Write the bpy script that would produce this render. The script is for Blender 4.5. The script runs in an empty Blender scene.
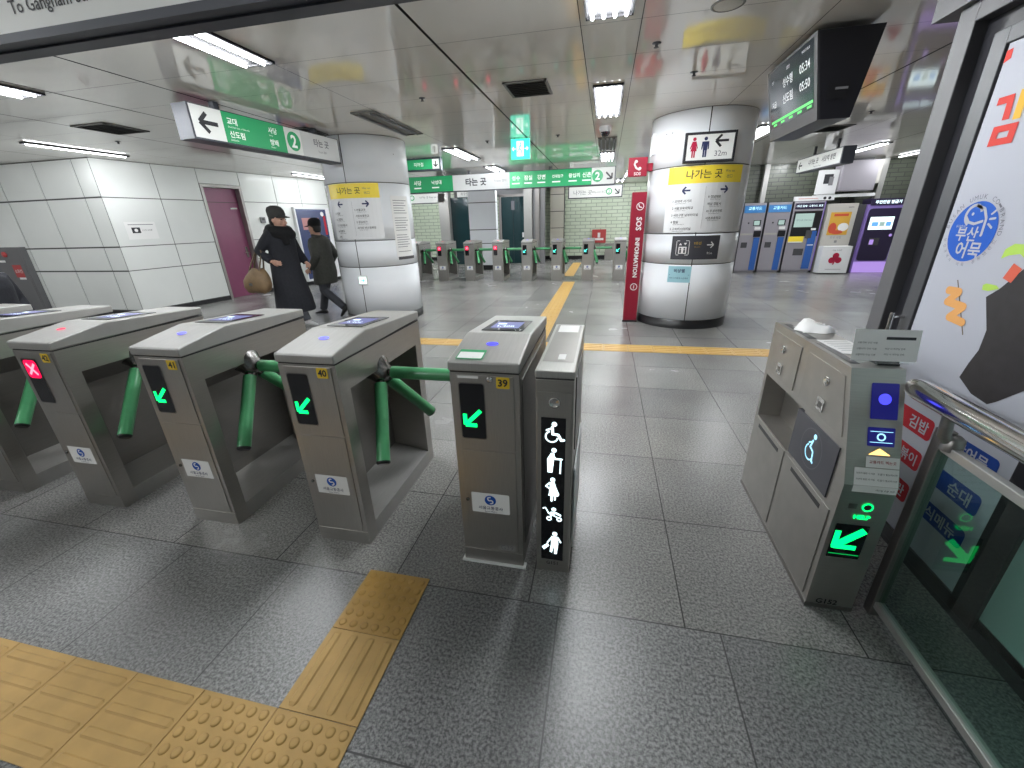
import bpy, bmesh, math, random
from mathutils import Vector, Matrix
random.seed(7)
PI = math.pi
SC = bpy.context.scene
COL = SC.collection
R = math.radians
CEIL = 2.73

# ------------------------------------------------------------------ materials
def new_mat(name):
    m = bpy.data.materials.new(name); m.use_nodes = True
    nt = m.node_tree; b = nt.nodes['Principled BSDF']
    return m, nt, b

def plain(name, col, rough=.5, metal=0., emit=None, es=0., noise=0., nscale=30., bump=0., spec=.5, coat=0.):
    m, nt, b = new_mat(name)
    b.inputs['Base Color'].default_value = (*col, 1)
    b.inputs['Roughness'].default_value = rough
    b.inputs['Metallic'].default_value = metal
    b.inputs['Specular IOR Level'].default_value = spec
    if coat: b.inputs['Coat Weight'].default_value = coat
    if emit:
        b.inputs['Emission Color'].default_value = (*emit, 1); b.inputs['Emission Strength'].default_value = es
    if noise or bump:
        tc = nt.nodes.new('ShaderNodeTexCoord'); n = nt.nodes.new('ShaderNodeTexNoise')
        n.inputs['Scale'].default_value = nscale; n.inputs['Detail'].default_value = 4
        nt.links.new(tc.outputs['Object'], n.inputs['Vector'])
        if noise:
            r = nt.nodes.new('ShaderNodeMapRange'); r.inputs['From Min'].default_value = .3; r.inputs['From Max'].default_value = .7
            r.inputs['To Min'].default_value = 1 - noise; r.inputs['To Max'].default_value = 1 + noise
            nt.links.new(n.outputs['Fac'], r.inputs['Value'])
            mx = nt.nodes.new('ShaderNodeMix'); mx.data_type = 'RGBA'; mx.blend_type = 'MULTIPLY'; mx.inputs['Factor'].default_value = 1
            mx.inputs['A'].default_value = (*col, 1)
            nt.links.new(r.outputs['Result'], mx.inputs['B']); nt.links.new(mx.outputs['Result'], b.inputs['Base Color'])
        if bump:
            bp = nt.nodes.new('ShaderNodeBump'); bp.inputs['Strength'].default_value = bump; bp.inputs['Distance'].default_value = .01
            nt.links.new(n.outputs['Fac'], bp.inputs['Height']); nt.links.new(bp.outputs['Normal'], b.inputs['Normal'])
    return m

def glow(name, col, s):
    m, nt, b = new_mat(name)
    b.inputs['Base Color'].default_value = (*[c*.3 for c in col], 1); b.inputs['Roughness'].default_value = .4
    b.inputs['Emission Color'].default_value = (*col, 1); b.inputs['Emission Strength'].default_value = s
    return m

def steel_mat(name, col, rough, stretch=(4, 4, 120), metal=.9):
    m, nt, b = new_mat(name)
    b.inputs['Metallic'].default_value = metal
    tc = nt.nodes.new('ShaderNodeTexCoord'); mp = nt.nodes.new('ShaderNodeMapping'); mp.inputs['Scale'].default_value = stretch
    n = nt.nodes.new('ShaderNodeTexNoise'); n.inputs['Scale'].default_value = 3; n.inputs['Detail'].default_value = 5
    nt.links.new(tc.outputs['Object'], mp.inputs['Vector']); nt.links.new(mp.outputs['Vector'], n.inputs['Vector'])
    n2 = nt.nodes.new('ShaderNodeTexNoise'); n2.inputs['Scale'].default_value = 5; n2.inputs['Detail'].default_value = 3
    nt.links.new(tc.outputs['Object'], n2.inputs['Vector'])
    r = nt.nodes.new('ShaderNodeMapRange'); r.inputs['To Min'].default_value = rough-.07; r.inputs['To Max'].default_value = rough+.1
    nt.links.new(n2.outputs['Fac'], r.inputs['Value']); nt.links.new(r.outputs['Result'], b.inputs['Roughness'])
    cr = nt.nodes.new('ShaderNodeMapRange'); cr.inputs['To Min'].default_value = .86; cr.inputs['To Max'].default_value = 1.12
    nt.links.new(n.outputs['Fac'], cr.inputs['Value'])
    mx = nt.nodes.new('ShaderNodeMix'); mx.data_type = 'RGBA'; mx.blend_type = 'MULTIPLY'; mx.inputs['Factor'].default_value = 1
    mx.inputs['A'].default_value = (*col, 1)
    nt.links.new(cr.outputs['Result'], mx.inputs['B']); nt.links.new(mx.outputs['Result'], b.inputs['Base Color'])
    return m

def granite(name, tile, off, c_lo, c_hi, joint=(.045, .045, .045), gap=.006, rough=.3):
    """polished grey granite slabs laid on a square grid"""
    m, nt, b = new_mat(name); L = nt.links
    tc = nt.nodes.new('ShaderNodeTexCoord')
    mp = nt.nodes.new('ShaderNodeMapping'); mp.inputs['Location'].default_value = (-off[0], -off[1], 0)
    L.new(tc.outputs['Object'], mp.inputs['Vector'])
    br = nt.nodes.new('ShaderNodeTexBrick'); br.offset = 0; br.squash = 1
    br.inputs['Scale'].default_value = 1; br.inputs['Brick Width'].default_value = tile; br.inputs['Row Height'].default_value = tile
    br.inputs['Mortar Size'].default_value = gap/2; br.inputs['Mortar Smooth'].default_value = .1; br.inputs['Bias'].default_value = 0
    br.inputs['Color1'].default_value = (.88, .88, .88, 1); br.inputs['Color2'].default_value = (1.12, 1.12, 1.1, 1); br.inputs['Mortar'].default_value = (1, 1, 1, 1)
    L.new(mp.outputs['Vector'], br.inputs['Vector'])
    n1 = nt.nodes.new('ShaderNodeTexNoise'); n1.inputs['Scale'].default_value = 95; n1.inputs['Detail'].default_value = 3; n1.inputs['Roughness'].default_value = .7
    n2 = nt.nodes.new('ShaderNodeTexNoise'); n2.inputs['Scale'].default_value = 1.3; n2.inputs['Detail'].default_value = 5
    L.new(tc.outputs['Object'], n1.inputs['Vector']); L.new(tc.outputs['Object'], n2.inputs['Vector'])
    ramp = nt.nodes.new('ShaderNodeValToRGB'); e = ramp.color_ramp.elements
    e[0].position = .38; e[0].color = (*c_lo, 1); e[1].position = .62; e[1].color = (*c_hi, 1)
    L.new(n1.outputs['Fac'], ramp.inputs['Fac'])
    mr = nt.nodes.new('ShaderNodeMapRange'); mr.inputs['From Min'].default_value = .3; mr.inputs['From Max'].default_value = .7
    mr.inputs['To Min'].default_value = .8; mr.inputs['To Max'].default_value = 1.15
    L.new(n2.outputs['Fac'], mr.inputs['Value'])
    def mul(a, bb):
        x = nt.nodes.new('ShaderNodeMix'); x.data_type = 'RGBA'; x.blend_type = 'MULTIPLY'; x.inputs['Factor'].default_value = 1
        L.new(a, x.inputs['A']); L.new(bb, x.inputs['B']); return x.outputs['Result']
    c = mul(mul(ramp.outputs['Color'], mr.outputs['Result']), br.outputs['Color'])
    fin = nt.nodes.new('ShaderNodeMix'); fin.data_type = 'RGBA'; fin.inputs['B'].default_value = (*joint, 1)
    L.new(br.outputs['Fac'], fin.inputs['Factor']); L.new(c, fin.inputs['A'])
    L.new(fin.outputs['Result'], b.inputs['Base Color'])
    rr = nt.nodes.new('ShaderNodeMapRange'); rr.inputs['To Min'].default_value = rough-.03; rr.inputs['To Max'].default_value = rough+.05
    L.new(n2.outputs['Fac'], rr.inputs['Value']); L.new(rr.outputs['Result'], b.inputs['Roughness'])
    bp = nt.nodes.new('ShaderNodeBump'); bp.inputs['Strength'].default_value = .05; bp.inputs['Distance'].default_value = .004
    L.new(n1.outputs['Fac'], bp.inputs['Height']); L.new(bp.outputs['Normal'], b.inputs['Normal'])
    return m

def brick_mat(name, c1, c2, mortar, bw, bh, gap, rough=.35, axis='XZ'):
    m, nt, b = new_mat(name); L = nt.links
    tc = nt.nodes.new('ShaderNodeTexCoord'); sx = nt.nodes.new('ShaderNodeSeparateXYZ'); cx = nt.nodes.new('ShaderNodeCombineXYZ')
    L.new(tc.outputs['Object'], sx.inputs[0]); L.new(sx.outputs[axis[0]], cx.inputs['X']); L.new(sx.outputs[axis[1]], cx.inputs['Y'])
    br = nt.nodes.new('ShaderNodeTexBrick'); br.offset = .5
    br.inputs['Scale'].default_value = 1; br.inputs['Brick Width'].default_value = bw; br.inputs['Row Height'].default_value = bh
    br.inputs['Mortar Size'].default_value = gap; br.inputs['Color1'].default_value = (*c1, 1); br.inputs['Color2'].default_value = (*c2, 1); br.inputs['Mortar'].default_value = (*mortar, 1)
    L.new(cx.outputs[0], br.inputs['Vector']); L.new(br.outputs['Color'], b.inputs['Base Color'])
    b.inputs['Roughness'].default_value = rough
    bp = nt.nodes.new('ShaderNodeBump'); bp.inputs['Strength'].default_value = .4; bp.inputs['Distance'].default_value = .01; bp.invert = True
    L.new(br.outputs['Fac'], bp.inputs['Height']); L.new(bp.outputs['Normal'], b.inputs['Normal'])
    return m

def glass_mat(name, col, alpha):
    m, nt, b = new_mat(name); L = nt.links
    nt.nodes.remove(b)
    out = nt.nodes['Material Output']
    t = nt.nodes.new('ShaderNodeBsdfTransparent'); t.inputs['Color'].default_value = (*col, 1)
    g = nt.nodes.new('ShaderNodeBsdfGlossy'); g.inputs['Roughness'].default_value = .02; g.inputs['Color'].default_value = (.9, 1, .95, 1)
    f = nt.nodes.new('ShaderNodeFresnel'); f.inputs['IOR'].default_value = 1.5
    mx = nt.nodes.new('ShaderNodeMixShader')
    ge = nt.nodes.new('ShaderNodeNewGeometry'); mu = nt.nodes.new('ShaderNodeMath'); mu.operation = 'SUBTRACT'; mu.use_clamp = True
    L.new(f.outputs[0], mu.inputs[0]); L.new(ge.outputs['Backfacing'], mu.inputs[1]); L.new(mu.outputs[0], mx.inputs[0]); L.new(t.outputs[0], mx.inputs[1]); L.new(g.outputs[0], mx.inputs[2]); L.new(mx.outputs[0], out.inputs['Surface'])
    return m

M = {}
M['steel'] = steel_mat('brushed_steel', (.43, .415, .39), .32)
M['steel_front'] = steel_mat('brushed_steel_front', (.42, .405, .38), .36, (90, 4, 4))
M['steel_dark'] = steel_mat('dark_steel', (.24, .23, .22), .36)  # also lines the gate recesses, where its darkness paints in shade
M['steel_lite'] = steel_mat('light_steel', (.41, .405, .39), .38, (60, 3, 3), .62)
M['chrome'] = plain('chrome', (.72, .71, .69), .13, 1.)
M['hub'] = plain('cast_metal', (.20, .195, .19), .25, 1.)
M['black'] = plain('black_plastic', (.012, .012, .014), .3)
M['blackglass'] = plain('black_glass', (.008, .008, .01), .06)
M['gap'] = plain('shadow_gap', (.03, .03, .03), .7)
M['rubber'] = plain('rubber', (.05, .05, .05), .7)
M['green_tube'] = plain('green_tube', (.085, .36, .155), .28, noise=.05)
M['white'] = plain('white_plastic', (.74, .75, .76), .35)
M['paper'] = plain('paper', (.78, .78, .77), .7)
M['panel'] = plain('white_wall_panel', (.72, .74, .72), .13, noise=.02, nscale=2., bump=.02, coat=.0)
M['colpanel'] = plain('white_column_panel', (.80, .825, .86), .12, noise=.02, nscale=2.)
M['joint'] = plain('dark_joint', (.06, .06, .06), .8)
M['ceil'] = plain('ceiling_panel', (.82, .79, .735), .065, bump=.012, nscale=1.2, spec=1.)
M['plum'] = plain('plum_door', (.22, .055, .12), .35, noise=.05, nscale=3)
M['frame_steel'] = plain('door_frame', (.33, .31, .30), .3, .6)
M['ink'] = plain('black_ink', (.02, .02, .025), .5)
M['navy'] = plain('navy_ink', (.02, .03, .10), .5)
M['inkgrey'] = plain('grey_ink', (.13, .13, .15), .6)
M['yellow'] = plain('yellow_band', (.80, .62, .05), .4, emit=(.8, .62, .05), es=.05)
M['numplate'] = plain('yellow_number_plate', (.72, .50, .03), .4)
M['led_green'] = glow('green_led', (.0, 1., .16), 1.7)
M['led_teal'] = glow('teal_led', (.1, .9, .7), 1.3)
M['led_red'] = glow('red_led', (1., .22, .28), 1.6)
M['led_redd'] = glow('dim_red_led', (.9, .0, .06), 1.1)
M['led_greend'] = glow('dim_green_led', (.0, .35, .06), .9)
M['blue_glow'] = glow('blue_glow', (.06, .06, .9), 1.2)
M['blue_dim'] = glow('blue_reader', (.010, .010, .18), .4)
M['screen_ui'] = glow('screen_blue', (.10, .11, .34), .55)
M['white_glow'] = glow('white_symbols', (.75, .95, 1.), 1.5)
M['cyan_glow'] = glow('cyan_symbol', (.35, .75, 1.), 1.1)
M['amber'] = glow('amber_light', (1., .62, .18), 1.6)
M['tube'] = glow('fluorescent_tube', (.95, .98, 1.), 165.)
M['tube_soft'] = glow('fluorescent_tube_soft', (.95, .98, 1.), 80.)
M['tray'] = plain('lamp_tray', (.03, .03, .032), .9, spec=.05)
M['sign_green'] = plain('sign_green', (.02, .26, .10), .3, emit=(.02, .3, .11), es=.22)
M['sign_white'] = plain('sign_white', (.72, .73, .71), .3, emit=(.8, .82, .8), es=.06)
M['sign_grey'] = plain('sign_grey', (.52, .53, .53), .35, emit=(.6, .6, .6), es=.10)
M['sign_text'] = plain('sign_white_text', (.8, .82, .8), .4, emit=(.85, .9, .85), es=.2)
M['sign_frame'] = plain('sign_frame', (.05, .054, .068), .45, .2)
M['sign_dark'] = plain('charcoal_sign', (.05, .05, .06), .4)
M['exit_green'] = plain('exit_green', (.05, .6, .4), .3, emit=(.05, .75, .5), es=1.)
M['exit_white'] = glow('exit_white', (.75, 1., .9), 1.4)
M['red'] = plain('signal_red', (.27, .010, .03), .35)
M['redlabel'] = plain('label_red', (.36, .02, .03), .6, spec=.15)
M['bluelabel'] = plain('label_blue', (.015, .05, .24), .6, spec=.15)
M['embblue'] = plain('emblem_blue', (.02, .09, .40), .6, spec=.15)
M['orange'] = plain('fishcake_orange', (.62, .30, .09), .6)
M['leaf'] = plain('filling_green', (.36, .55, .08), .5)
M['fillred'] = plain('filling_red', (.55, .09, .05), .5)
M['seaweed'] = plain('seaweed_black', (.022, .020, .022), .45, noise=.2, nscale=20)
M['poster'] = plain('poster_white', (.37, .382, .43), .5, spec=.25)
M['kimred'] = plain('poster_red', (.50, .05, .04), .6, spec=.15); M['kimyel'] = plain('poster_yellow', (.62, .36, .05), .6, spec=.15)
M['frame_lt'] = plain('grey_aluminium', (.085, .085, .09), .5)
M['frame_md'] = plain('mid_grey_stile', (.055, .057, .064), .4)
M['frame_dk'] = plain('black_frame', (.018, .018, .022), .3)
M['tealpanel'] = plain('grey_teal_panel', (.42, .52, .52), .4)
M['glass'] = glass_mat('greenish_glass', (.74, .86, .82), .5)
M['acrylic'] = glass_mat('clear_acrylic', (.93, .95, .95), .2)
M['tact'] = plain('tactile_yellow', (.42, .262, .083), .6, noise=.10, nscale=9)
M['tact2'] = plain('tactile_ochre', (.36, .21, .05), .55, noise=.14, nscale=9)
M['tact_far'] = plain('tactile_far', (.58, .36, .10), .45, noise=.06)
M['tv'] = plain('tv_screen', (.012, .016, .022), .12, emit=(.03, .04, .055), es=.2)
M['tv_text'] = glow('tv_text', (.8, .82, .84), .5)
M['tv_green'] = glow('tv_green', (.1, .8, .15), .6)
M['tv_case'] = plain('tv_case', (.03, .03, .033), .5)
M['tv_side'] = plain('tv_side', (.012, .012, .016), .35)
M['kiosk'] = plain('kiosk_silver', (.40, .38, .42), .3, .4)
M['kiosk_blue'] = plain('kiosk_blue', (.03, .11, .38), .35, emit=(.03, .11, .4), es=.0)
M['kiosk_top'] = plain('kiosk_topper', (.05, .18, .42), .3, emit=(.08, .35, .8), es=.1)
M['cyan_txt'] = glow('kiosk_cyan', (.5, .9, 1.), 1.3)
M['purple'] = plain('purple_trim', (.20, .15, .36), .35, emit=(.4, .25, .9), es=.08)
M['purple_dk'] = plain('dark_purple', (.025, .018, .05), .3)
M['purple_glow'] = glow('purple_glow', (.52, .34, .9), .5)
M['screen_lt'] = glow('kiosk_screen', (.8, .95, .95), 1.1)
M['screen_gn'] = glow('kiosk_screen_green', (.38, .52, .48), .55)
M['screen_bl'] = glow('kiosk_screen_blue', (.12, .35, .75), .8)
M['beige'] = plain('beige_stand', (.46, .445, .41), .5)
M['ad_or'] = plain('ad_orange', (.62, .36, .05), .5); M['ad_rd'] = plain('ad_red', (.55, .08, .04), .5)
M['clover'] = plain('clover_red', (.42, .01, .05), .5)
M['tile_green'] = brick_mat('pale_green_tiles', (.56, .64, .50), (.62, .69, .56), (.30, .36, .28), .40, .13, .012)
M['tile_dark'] = brick_mat('dark_green_bricks', (.075, .085, .065), (.10, .11, .085), (.04, .045, .04), .32, .10, .010)
M['cream'] = plain('cream_panel', (.60, .58, .50), .2)
M['darkteal'] = plain('dark_teal_glass', (.012, .035, .04), .1)
M['darkgrey'] = plain('dark_grey', (.06, .06, .065), .5)
M['grey'] = plain('mid_grey', (.20, .20, .21), .5)
M['cabinet'] = plain('grey_cabinet', (.13, .13, .135), .4)
M['concrete'] = plain('plain_wall', (.42, .42, .41), .6, noise=.04)
M['vent'] = plain('vent_grey', (.17, .165, .155), .5)
M['blue_note'] = plain('light_blue_note', (.34, .60, .68), .6)
M['coat'] = plain('black_coat', (.010, .011, .016), .85, noise=.25, nscale=40, bump=.3)
M['scarf'] = plain('black_scarf', (.004, .004, .005), .95, bump=.8, nscale=60)
M['cap'] = plain('grey_cap', (.035, .035, .033), .85, bump=.4, nscale=80)
M['olive'] = plain('olive_jacket', (.052, .053, .045), .8, noise=.15, nscale=30, bump=.3)
M['trouser'] = plain('grey_trousers', (.050, .053, .062), .85, noise=.15, nscale=30)
M['skin'] = plain('skin', (.52, .30, .22), .5, noise=.04, nscale=20)
M['hair'] = plain('dark_hair', (.012, .010, .009), .6)
M['shoe'] = plain('dark_shoe', (.02, .02, .02), .5); M['shoe_lt'] = plain('pale_shoe', (.40, .40, .40), .5)
M['bag'] = plain('tan_bag', (.17, .11, .055), .6, noise=.2, nscale=12, bump=.3)
M['strap'] = plain('tan_strap', (.10, .07, .04), .6)
M['eye'] = plain('eye_dark', (.02, .015, .012), .3); M['lip'] = plain('lip', (.34, .12, .10), .5)
M['dome'] = plain('dome_black', (.01, .01, .012), .1)
M['gold'] = plain('sign_gold', (.45, .30, .05), .4)
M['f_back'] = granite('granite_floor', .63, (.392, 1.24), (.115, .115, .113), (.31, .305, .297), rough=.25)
M['f_front_shaded'] = granite('granite_front_shaded', .63, (.521, 1.24), (.065, .065, .068), (.27, .27, .27), rough=.33)  # same granite, its colour darkened for the dimmer near side
M['redbox'] = plain('red_box', (.40, .05, .05), .45)

# ------------------------------------------------------------------ mesh builder
_txt = {}
def text_geo(s, bold=0.):
    k = (s, bold)
    if k not in _txt:
        cu = bpy.data.curves.new('t', 'FONT'); cu.body = s; cu.size = 1; cu.resolution_u = 2; cu.offset = bold
        cu.fill_mode = 'FRONT'
        o = bpy.data.objects.new('t', cu)
        me = bpy.data.meshes.new_from_object(o)
        vs = [(v.co.x, v.co.y) for v in me.vertices]; fs = [list(p.vertices) for p in me.polygons]
        bpy.data.objects.remove(o); bpy.data.meshes.remove(me); bpy.data.curves.remove(cu)
        if vs:
            x0 = min(v[0] for v in vs); x1 = max(v[0] for v in vs); y0 = min(v[1] for v in vs); y1 = max(v[1] for v in vs)
        else: x0 = y0 = 0; x1 = y1 = 1
        _txt[k] = (vs, fs, x0, x1, y0, y1)
    return _txt[k]

def flat(o, ux, uz):
    """surface mapper: (u, v, depth) on a plane through o spanned by ux, uz (unit-ised)"""
    o = Vector(o); ux = Vector(ux).normalized(); uz = Vector(uz).normalized(); n = ux.cross(uz)
    return lambda u, v, d=0.: tuple(o + ux*u + uz*v + n*d)

def curved(c, r, a0=0.):
    """mapper on a vertical cylinder; u = arc length from angle a0 (0 faces -Y), v = z"""
    def f(u, v, d=0.):
        a = a0 + u/r
        return (c[0] + (r+d)*math.sin(a), c[1] - (r+d)*math.cos(a), v)
    return f

class MB:
    def __init__(s): s.v = []; s.f = []; s.m = []; s.s = []
    def add(s, vs, fs, mat=0, smooth=False):
        b = len(s.v); s.v += [tuple(v) for v in vs]
        for f in fs: s.f.append([i+b for i in f]); s.m.append(mat); s.s.append(smooth)
        return s
    def box(s, x0, x1, y0, y1, z0, z1, mat=0):
        return s.hexa([(x0,y0,z0),(x1,y0,z0),(x1,y1,z0),(x0,y1,z0),(x0,y0,z1),(x1,y0,z1),(x1,y1,z1),(x0,y1,z1)], mat)
    def hexa(s, p, mat=0):
        return s.add(p, [(3,2,1,0),(4,5,6,7),(0,1,5,4),(1,2,6,5),(2,3,7,6),(3,0,4,7)], mat)
    def prism(s, poly, fn, a, b, mat=0):
        n = len(poly); vs = [fn(p, a) for p in poly] + [fn(p, b) for p in poly]
        fs = [list(range(n))[::-1], list(range(n, 2*n))] + [(i, (i+1) % n, n+(i+1) % n, n+i) for i in range(n)]
        return s.add(vs, fs, mat)
    def prism_x(s, poly, x0, x1, mat=0): return s.prism(poly, lambda p, t: (t, p[0], p[1]), x0, x1, mat)
    def prism_y(s, poly, y0, y1, mat=0): return s.prism(poly, lambda p, t: (p[0], t, p[1]), y0, y1, mat)
    def prism_z(s, poly, z0, z1, mat=0): return s.prism(poly, lambda p, t: (p[0], p[1], t), z0, z1, mat)
    def tube(s, pts, r, n=12, mat=0, cap=True, smooth=True):
        pts = [Vector(p) for p in pts]; rs = r if isinstance(r, (list, tuple)) else [r]*len(pts)
        rings = []; t0 = (pts[1]-pts[0]).normalized()
        up = Vector((0,0,1)) if abs(t0.z) < .9 else Vector((1,0,0))
        e = t0.cross(up).normalized()
        for i, p in enumerate(pts):
            t = (pts[min(i+1, len(pts)-1)] - pts[max(i-1, 0)]).normalized()
            e = (e - t*e.dot(t)).normalized(); g = t.cross(e)
            rings.append([p + (e*math.cos(2*PI*k/n) + g*math.sin(2*PI*k/n))*rs[i] for k in range(n)])
        vs = [v for rg in rings for v in rg]; fs = []
        for i in range(len(pts)-1):
            for k in range(n): fs.append((i*n+k, i*n+(k+1) % n, (i+1)*n+(k+1) % n, (i+1)*n+k))
        s.add(vs, fs, mat, smooth)
        if cap:
            s.add(rings[0], [list(range(n))[::-1]], mat); s.add(rings[-1], [list(range(n))], mat)
        return s
    def loft(s, rings, mat=0, smooth=True, cap=True):
        n = len(rings[0]); vs = [v for rg in rings for v in rg]; fs = []
        for i in range(len(rings)-1):
            for k in range(n): fs.append((i*n+k, i*n+(k+1) % n, (i+1)*n+(k+1) % n, (i+1)*n+k))
        s.add(vs, fs, mat, smooth)
        if cap: s.add(rings[0], [list(range(n))[::-1]], mat, smooth); s.add(rings[-1], [list(range(n))], mat, smooth)
        return s
    def lathe(s, prof, c=(0,0,0), axis=(0,0,1), n=24, mat=0, smooth=True, a0=0., a1=2*PI):
        ax = Vector(axis).normalized(); up = Vector((1,0,0)) if abs(ax.x) < .9 else Vector((0,1,0))
        e = (up - ax*up.dot(ax)).normalized(); g = ax.cross(e); c = Vector(c); full = abs(a1-a0-2*PI) < 1e-6
        m = n if full else n+1; vs = []; fs = []
        for r, z in prof:
            for k in range(m):
                a = a0 + (a1-a0)*k/n; vs.append(c + ax*z + (e*math.cos(a)+g*math.sin(a))*r)
        for i in range(len(prof)-1):
            for k in range(n): fs.append((i*m+k, i*m+(k+1) % m, (i+1)*m+(k+1) % m, (i+1)*m+k))
        return s.add(vs, fs, mat, smooth)
    def ball(s, c, rx, ry=None, rz=None, n=16, mat=0):
        ry = ry or rx; rz = rz or rx; vs = []; fs = []; h = n//2
        for i in range(1, h):
            a = PI*i/h
            for k in range(n):
                b = 2*PI*k/n; vs.append((c[0]+rx*math.sin(a)*math.cos(b), c[1]+ry*math.sin(a)*math.sin(b), c[2]+rz*math.cos(a)))
        vs += [(c[0], c[1], c[2]+rz), (c[0], c[1], c[2]-rz)]; T = len(vs)-2; B = T+1
        for i in range(h-2):
            for k in range(n): fs.append((i*n+k, (i+1)*n+k, (i+1)*n+(k+1) % n, i*n+(k+1) % n))
        for k in range(n): fs.append((T, k, (k+1) % n)); fs.append((B, (h-2)*n+(k+1) % n, (h-2)*n+k))
        return s.add(vs, fs, mat, True)
    # ---- things drawn on a surface through a mapper
    def poly(s, mp, pts, d=.001, mat=0):
        return s.add([mp(u, v, d) for u, v in pts], [list(range(len(pts)))], mat)
    def rect(s, mp, u0, u1, v0, v1, d=.001, mat=0, nu=1):
        vs = []; fs = []
        for i in range(nu+1):
            u = u0 + (u1-u0)*i/nu; vs += [mp(u, v0, d), mp(u, v1, d)]
        for i in range(nu): fs.append((2*i, 2*i+2, 2*i+3, 2*i+1))
        return s.add(vs, fs, mat)
    def plate(s, mp, u0, u1, v0, v1, d0, d1, mat=0, nu=1):
        for i in range(nu):
            a = u0+(u1-u0)*i/nu; b = u0+(u1-u0)*(i+1)/nu
            vs = [mp(a,v0,d0),mp(b,v0,d0),mp(b,v1,d0),mp(a,v1,d0),mp(a,v0,d1),mp(b,v0,d1),mp(b,v1,d1),mp(a,v1,d1)]
            fs = [(3,2,1,0),(4,5,6,7),(0,1,5,4),(2,3,7,6)]
            if i == 0: fs.append((3,0,4,7))
            if i == nu-1: fs.append((1,2,6,5))
            s.add(vs, fs, mat)
        return s
    def rrect(s, mp, u0, u1, v0, v1, r, d=.001, mat=0, n=5):
        pts = []
        for cx, cy, a in ((u1-r, v1-r, 0), (u0+r, v1-r, 90), (u0+r, v0+r, 180), (u1-r, v0+r, 270)):
            for i in range(n+1):
                t = R(a + 90*i/n); pts.append((cx+r*math.cos(t), cy+r*math.sin(t)))
        return s.poly(mp, pts, d, mat)
    def disc(s, mp, u, v, r, d=.001, mat=0, n=20, ry=None):
        ry = ry or r
        return s.poly(mp, [(u+r*math.cos(2*PI*k/n), v+ry*math.sin(2*PI*k/n)) for k in range(n)], d, mat)
    def ring(s, mp, u, v, r0, r1, d=.001, mat=0, n=24, a0=0., a1=360.):
        vs = []; fs = []
        for k in range(n+1):
            a = R(a0+(a1-a0)*k/n); vs += [mp(u+r0*math.cos(a), v+r0*math.sin(a), d), mp(u+r1*math.cos(a), v+r1*math.sin(a), d)]
        for k in range(n): fs.append((2*k, 2*k+1, 2*k+3, 2*k+2))
        return s.add(vs, fs, mat)
    def stroke(s, mp, pts, w, d=.001, mat=0, rnd=True):
        for i_, (a, b) in enumerate(zip(pts, pts[1:])):
            dx, dy = b[0]-a[0], b[1]-a[1]; l = math.hypot(dx, dy) or 1; nx, ny = -dy/l*w/2, dx/l*w/2
            s.poly(mp, [(a[0]+nx,a[1]+ny),(a[0]-nx,a[1]-ny),(b[0]-nx,b[1]-ny),(b[0]+nx,b[1]+ny)], d+i_*1.2e-4, mat)
        if rnd:
            for i_, p in enumerate(pts): s.disc(mp, p[0], p[1], w/2, d+.0006+i_*1.2e-4, mat, 10)
        return s
    def arrow(s, mp, u, v, size, ang, w, d=.001, mat=0):
        c, q = math.cos(R(ang)), math.sin(R(ang)); f = lambda x, y: (u+(x*c-y*q)*size, v+(x*q+y*c)*size)
        s.stroke(mp, [f(-.5, 0), f(.44, 0)], w, d, mat, False)
        s.stroke(mp, [f(.05, .42), f(.47, 0), f(.05, -.42)], w, d, mat, False)
        return s
    def text(s, mp, txt, u0, u1, v0, v1, d=.0015, mat=0, bold=0., align='C', stretch=False):
        vs, fs, x0, x1, y0, y1 = text_geo(txt, bold)
        if not vs: return s
        su = (u1-u0)/(x1-x0); sv = (v1-v0)/(y1-y0)
        if not stretch: su = sv = min(su, sv)
        W = (x1-x0)*su; H = (y1-y0)*sv
        ou = u0 if align == 'L' else (u1-W if align == 'R' else (u0+u1-W)/2); ov = (v0+v1-H)/2
        return s.add([mp(ou+(x-x0)*su, ov+(y-y0)*sv, d) for x, y in vs], fs, mat)
    def build(s, name, mats, parent=None, bevel=0., remesh=0., seg=2, recalc=True, subsurf=0, loc=None):
        if not isinstance(mats, (list, tuple)): mats = [mats]
        me = bpy.data.meshes.new(name); me.from_pydata(s.v, [], s.f)
        for m in mats: me.materials.append(M[m] if isinstance(m, str) else m)
        me.polygons.foreach_set('material_index', s.m); me.polygons.foreach_set('use_smooth', s.s); me.update()
        if recalc:
            bm = bmesh.new(); bm.from_mesh(me); bmesh.ops.recalc_face_normals(bm, faces=bm.faces); bm.to_mesh(me); bm.free()
        o = bpy.data.objects.new(name, me); COL.objects.link(o)
        if parent: o.parent = parent
        if loc: o.location = loc
        if remesh:
            md = o.modifiers.new('Remesh', 'REMESH'); md.mode = 'VOXEL'; md.voxel_size = remesh; md.use_smooth_shade = True
            sm = o.modifiers.new('Smooth', 'SMOOTH'); sm.factor = .5; sm.iterations = 4
        if bevel:
            md = o.modifiers.new('Bevel', 'BEVEL'); md.width = bevel; md.segments = seg; md.limit_method = 'ANGLE'; md.angle_limit = R(40)
        return o

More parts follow.
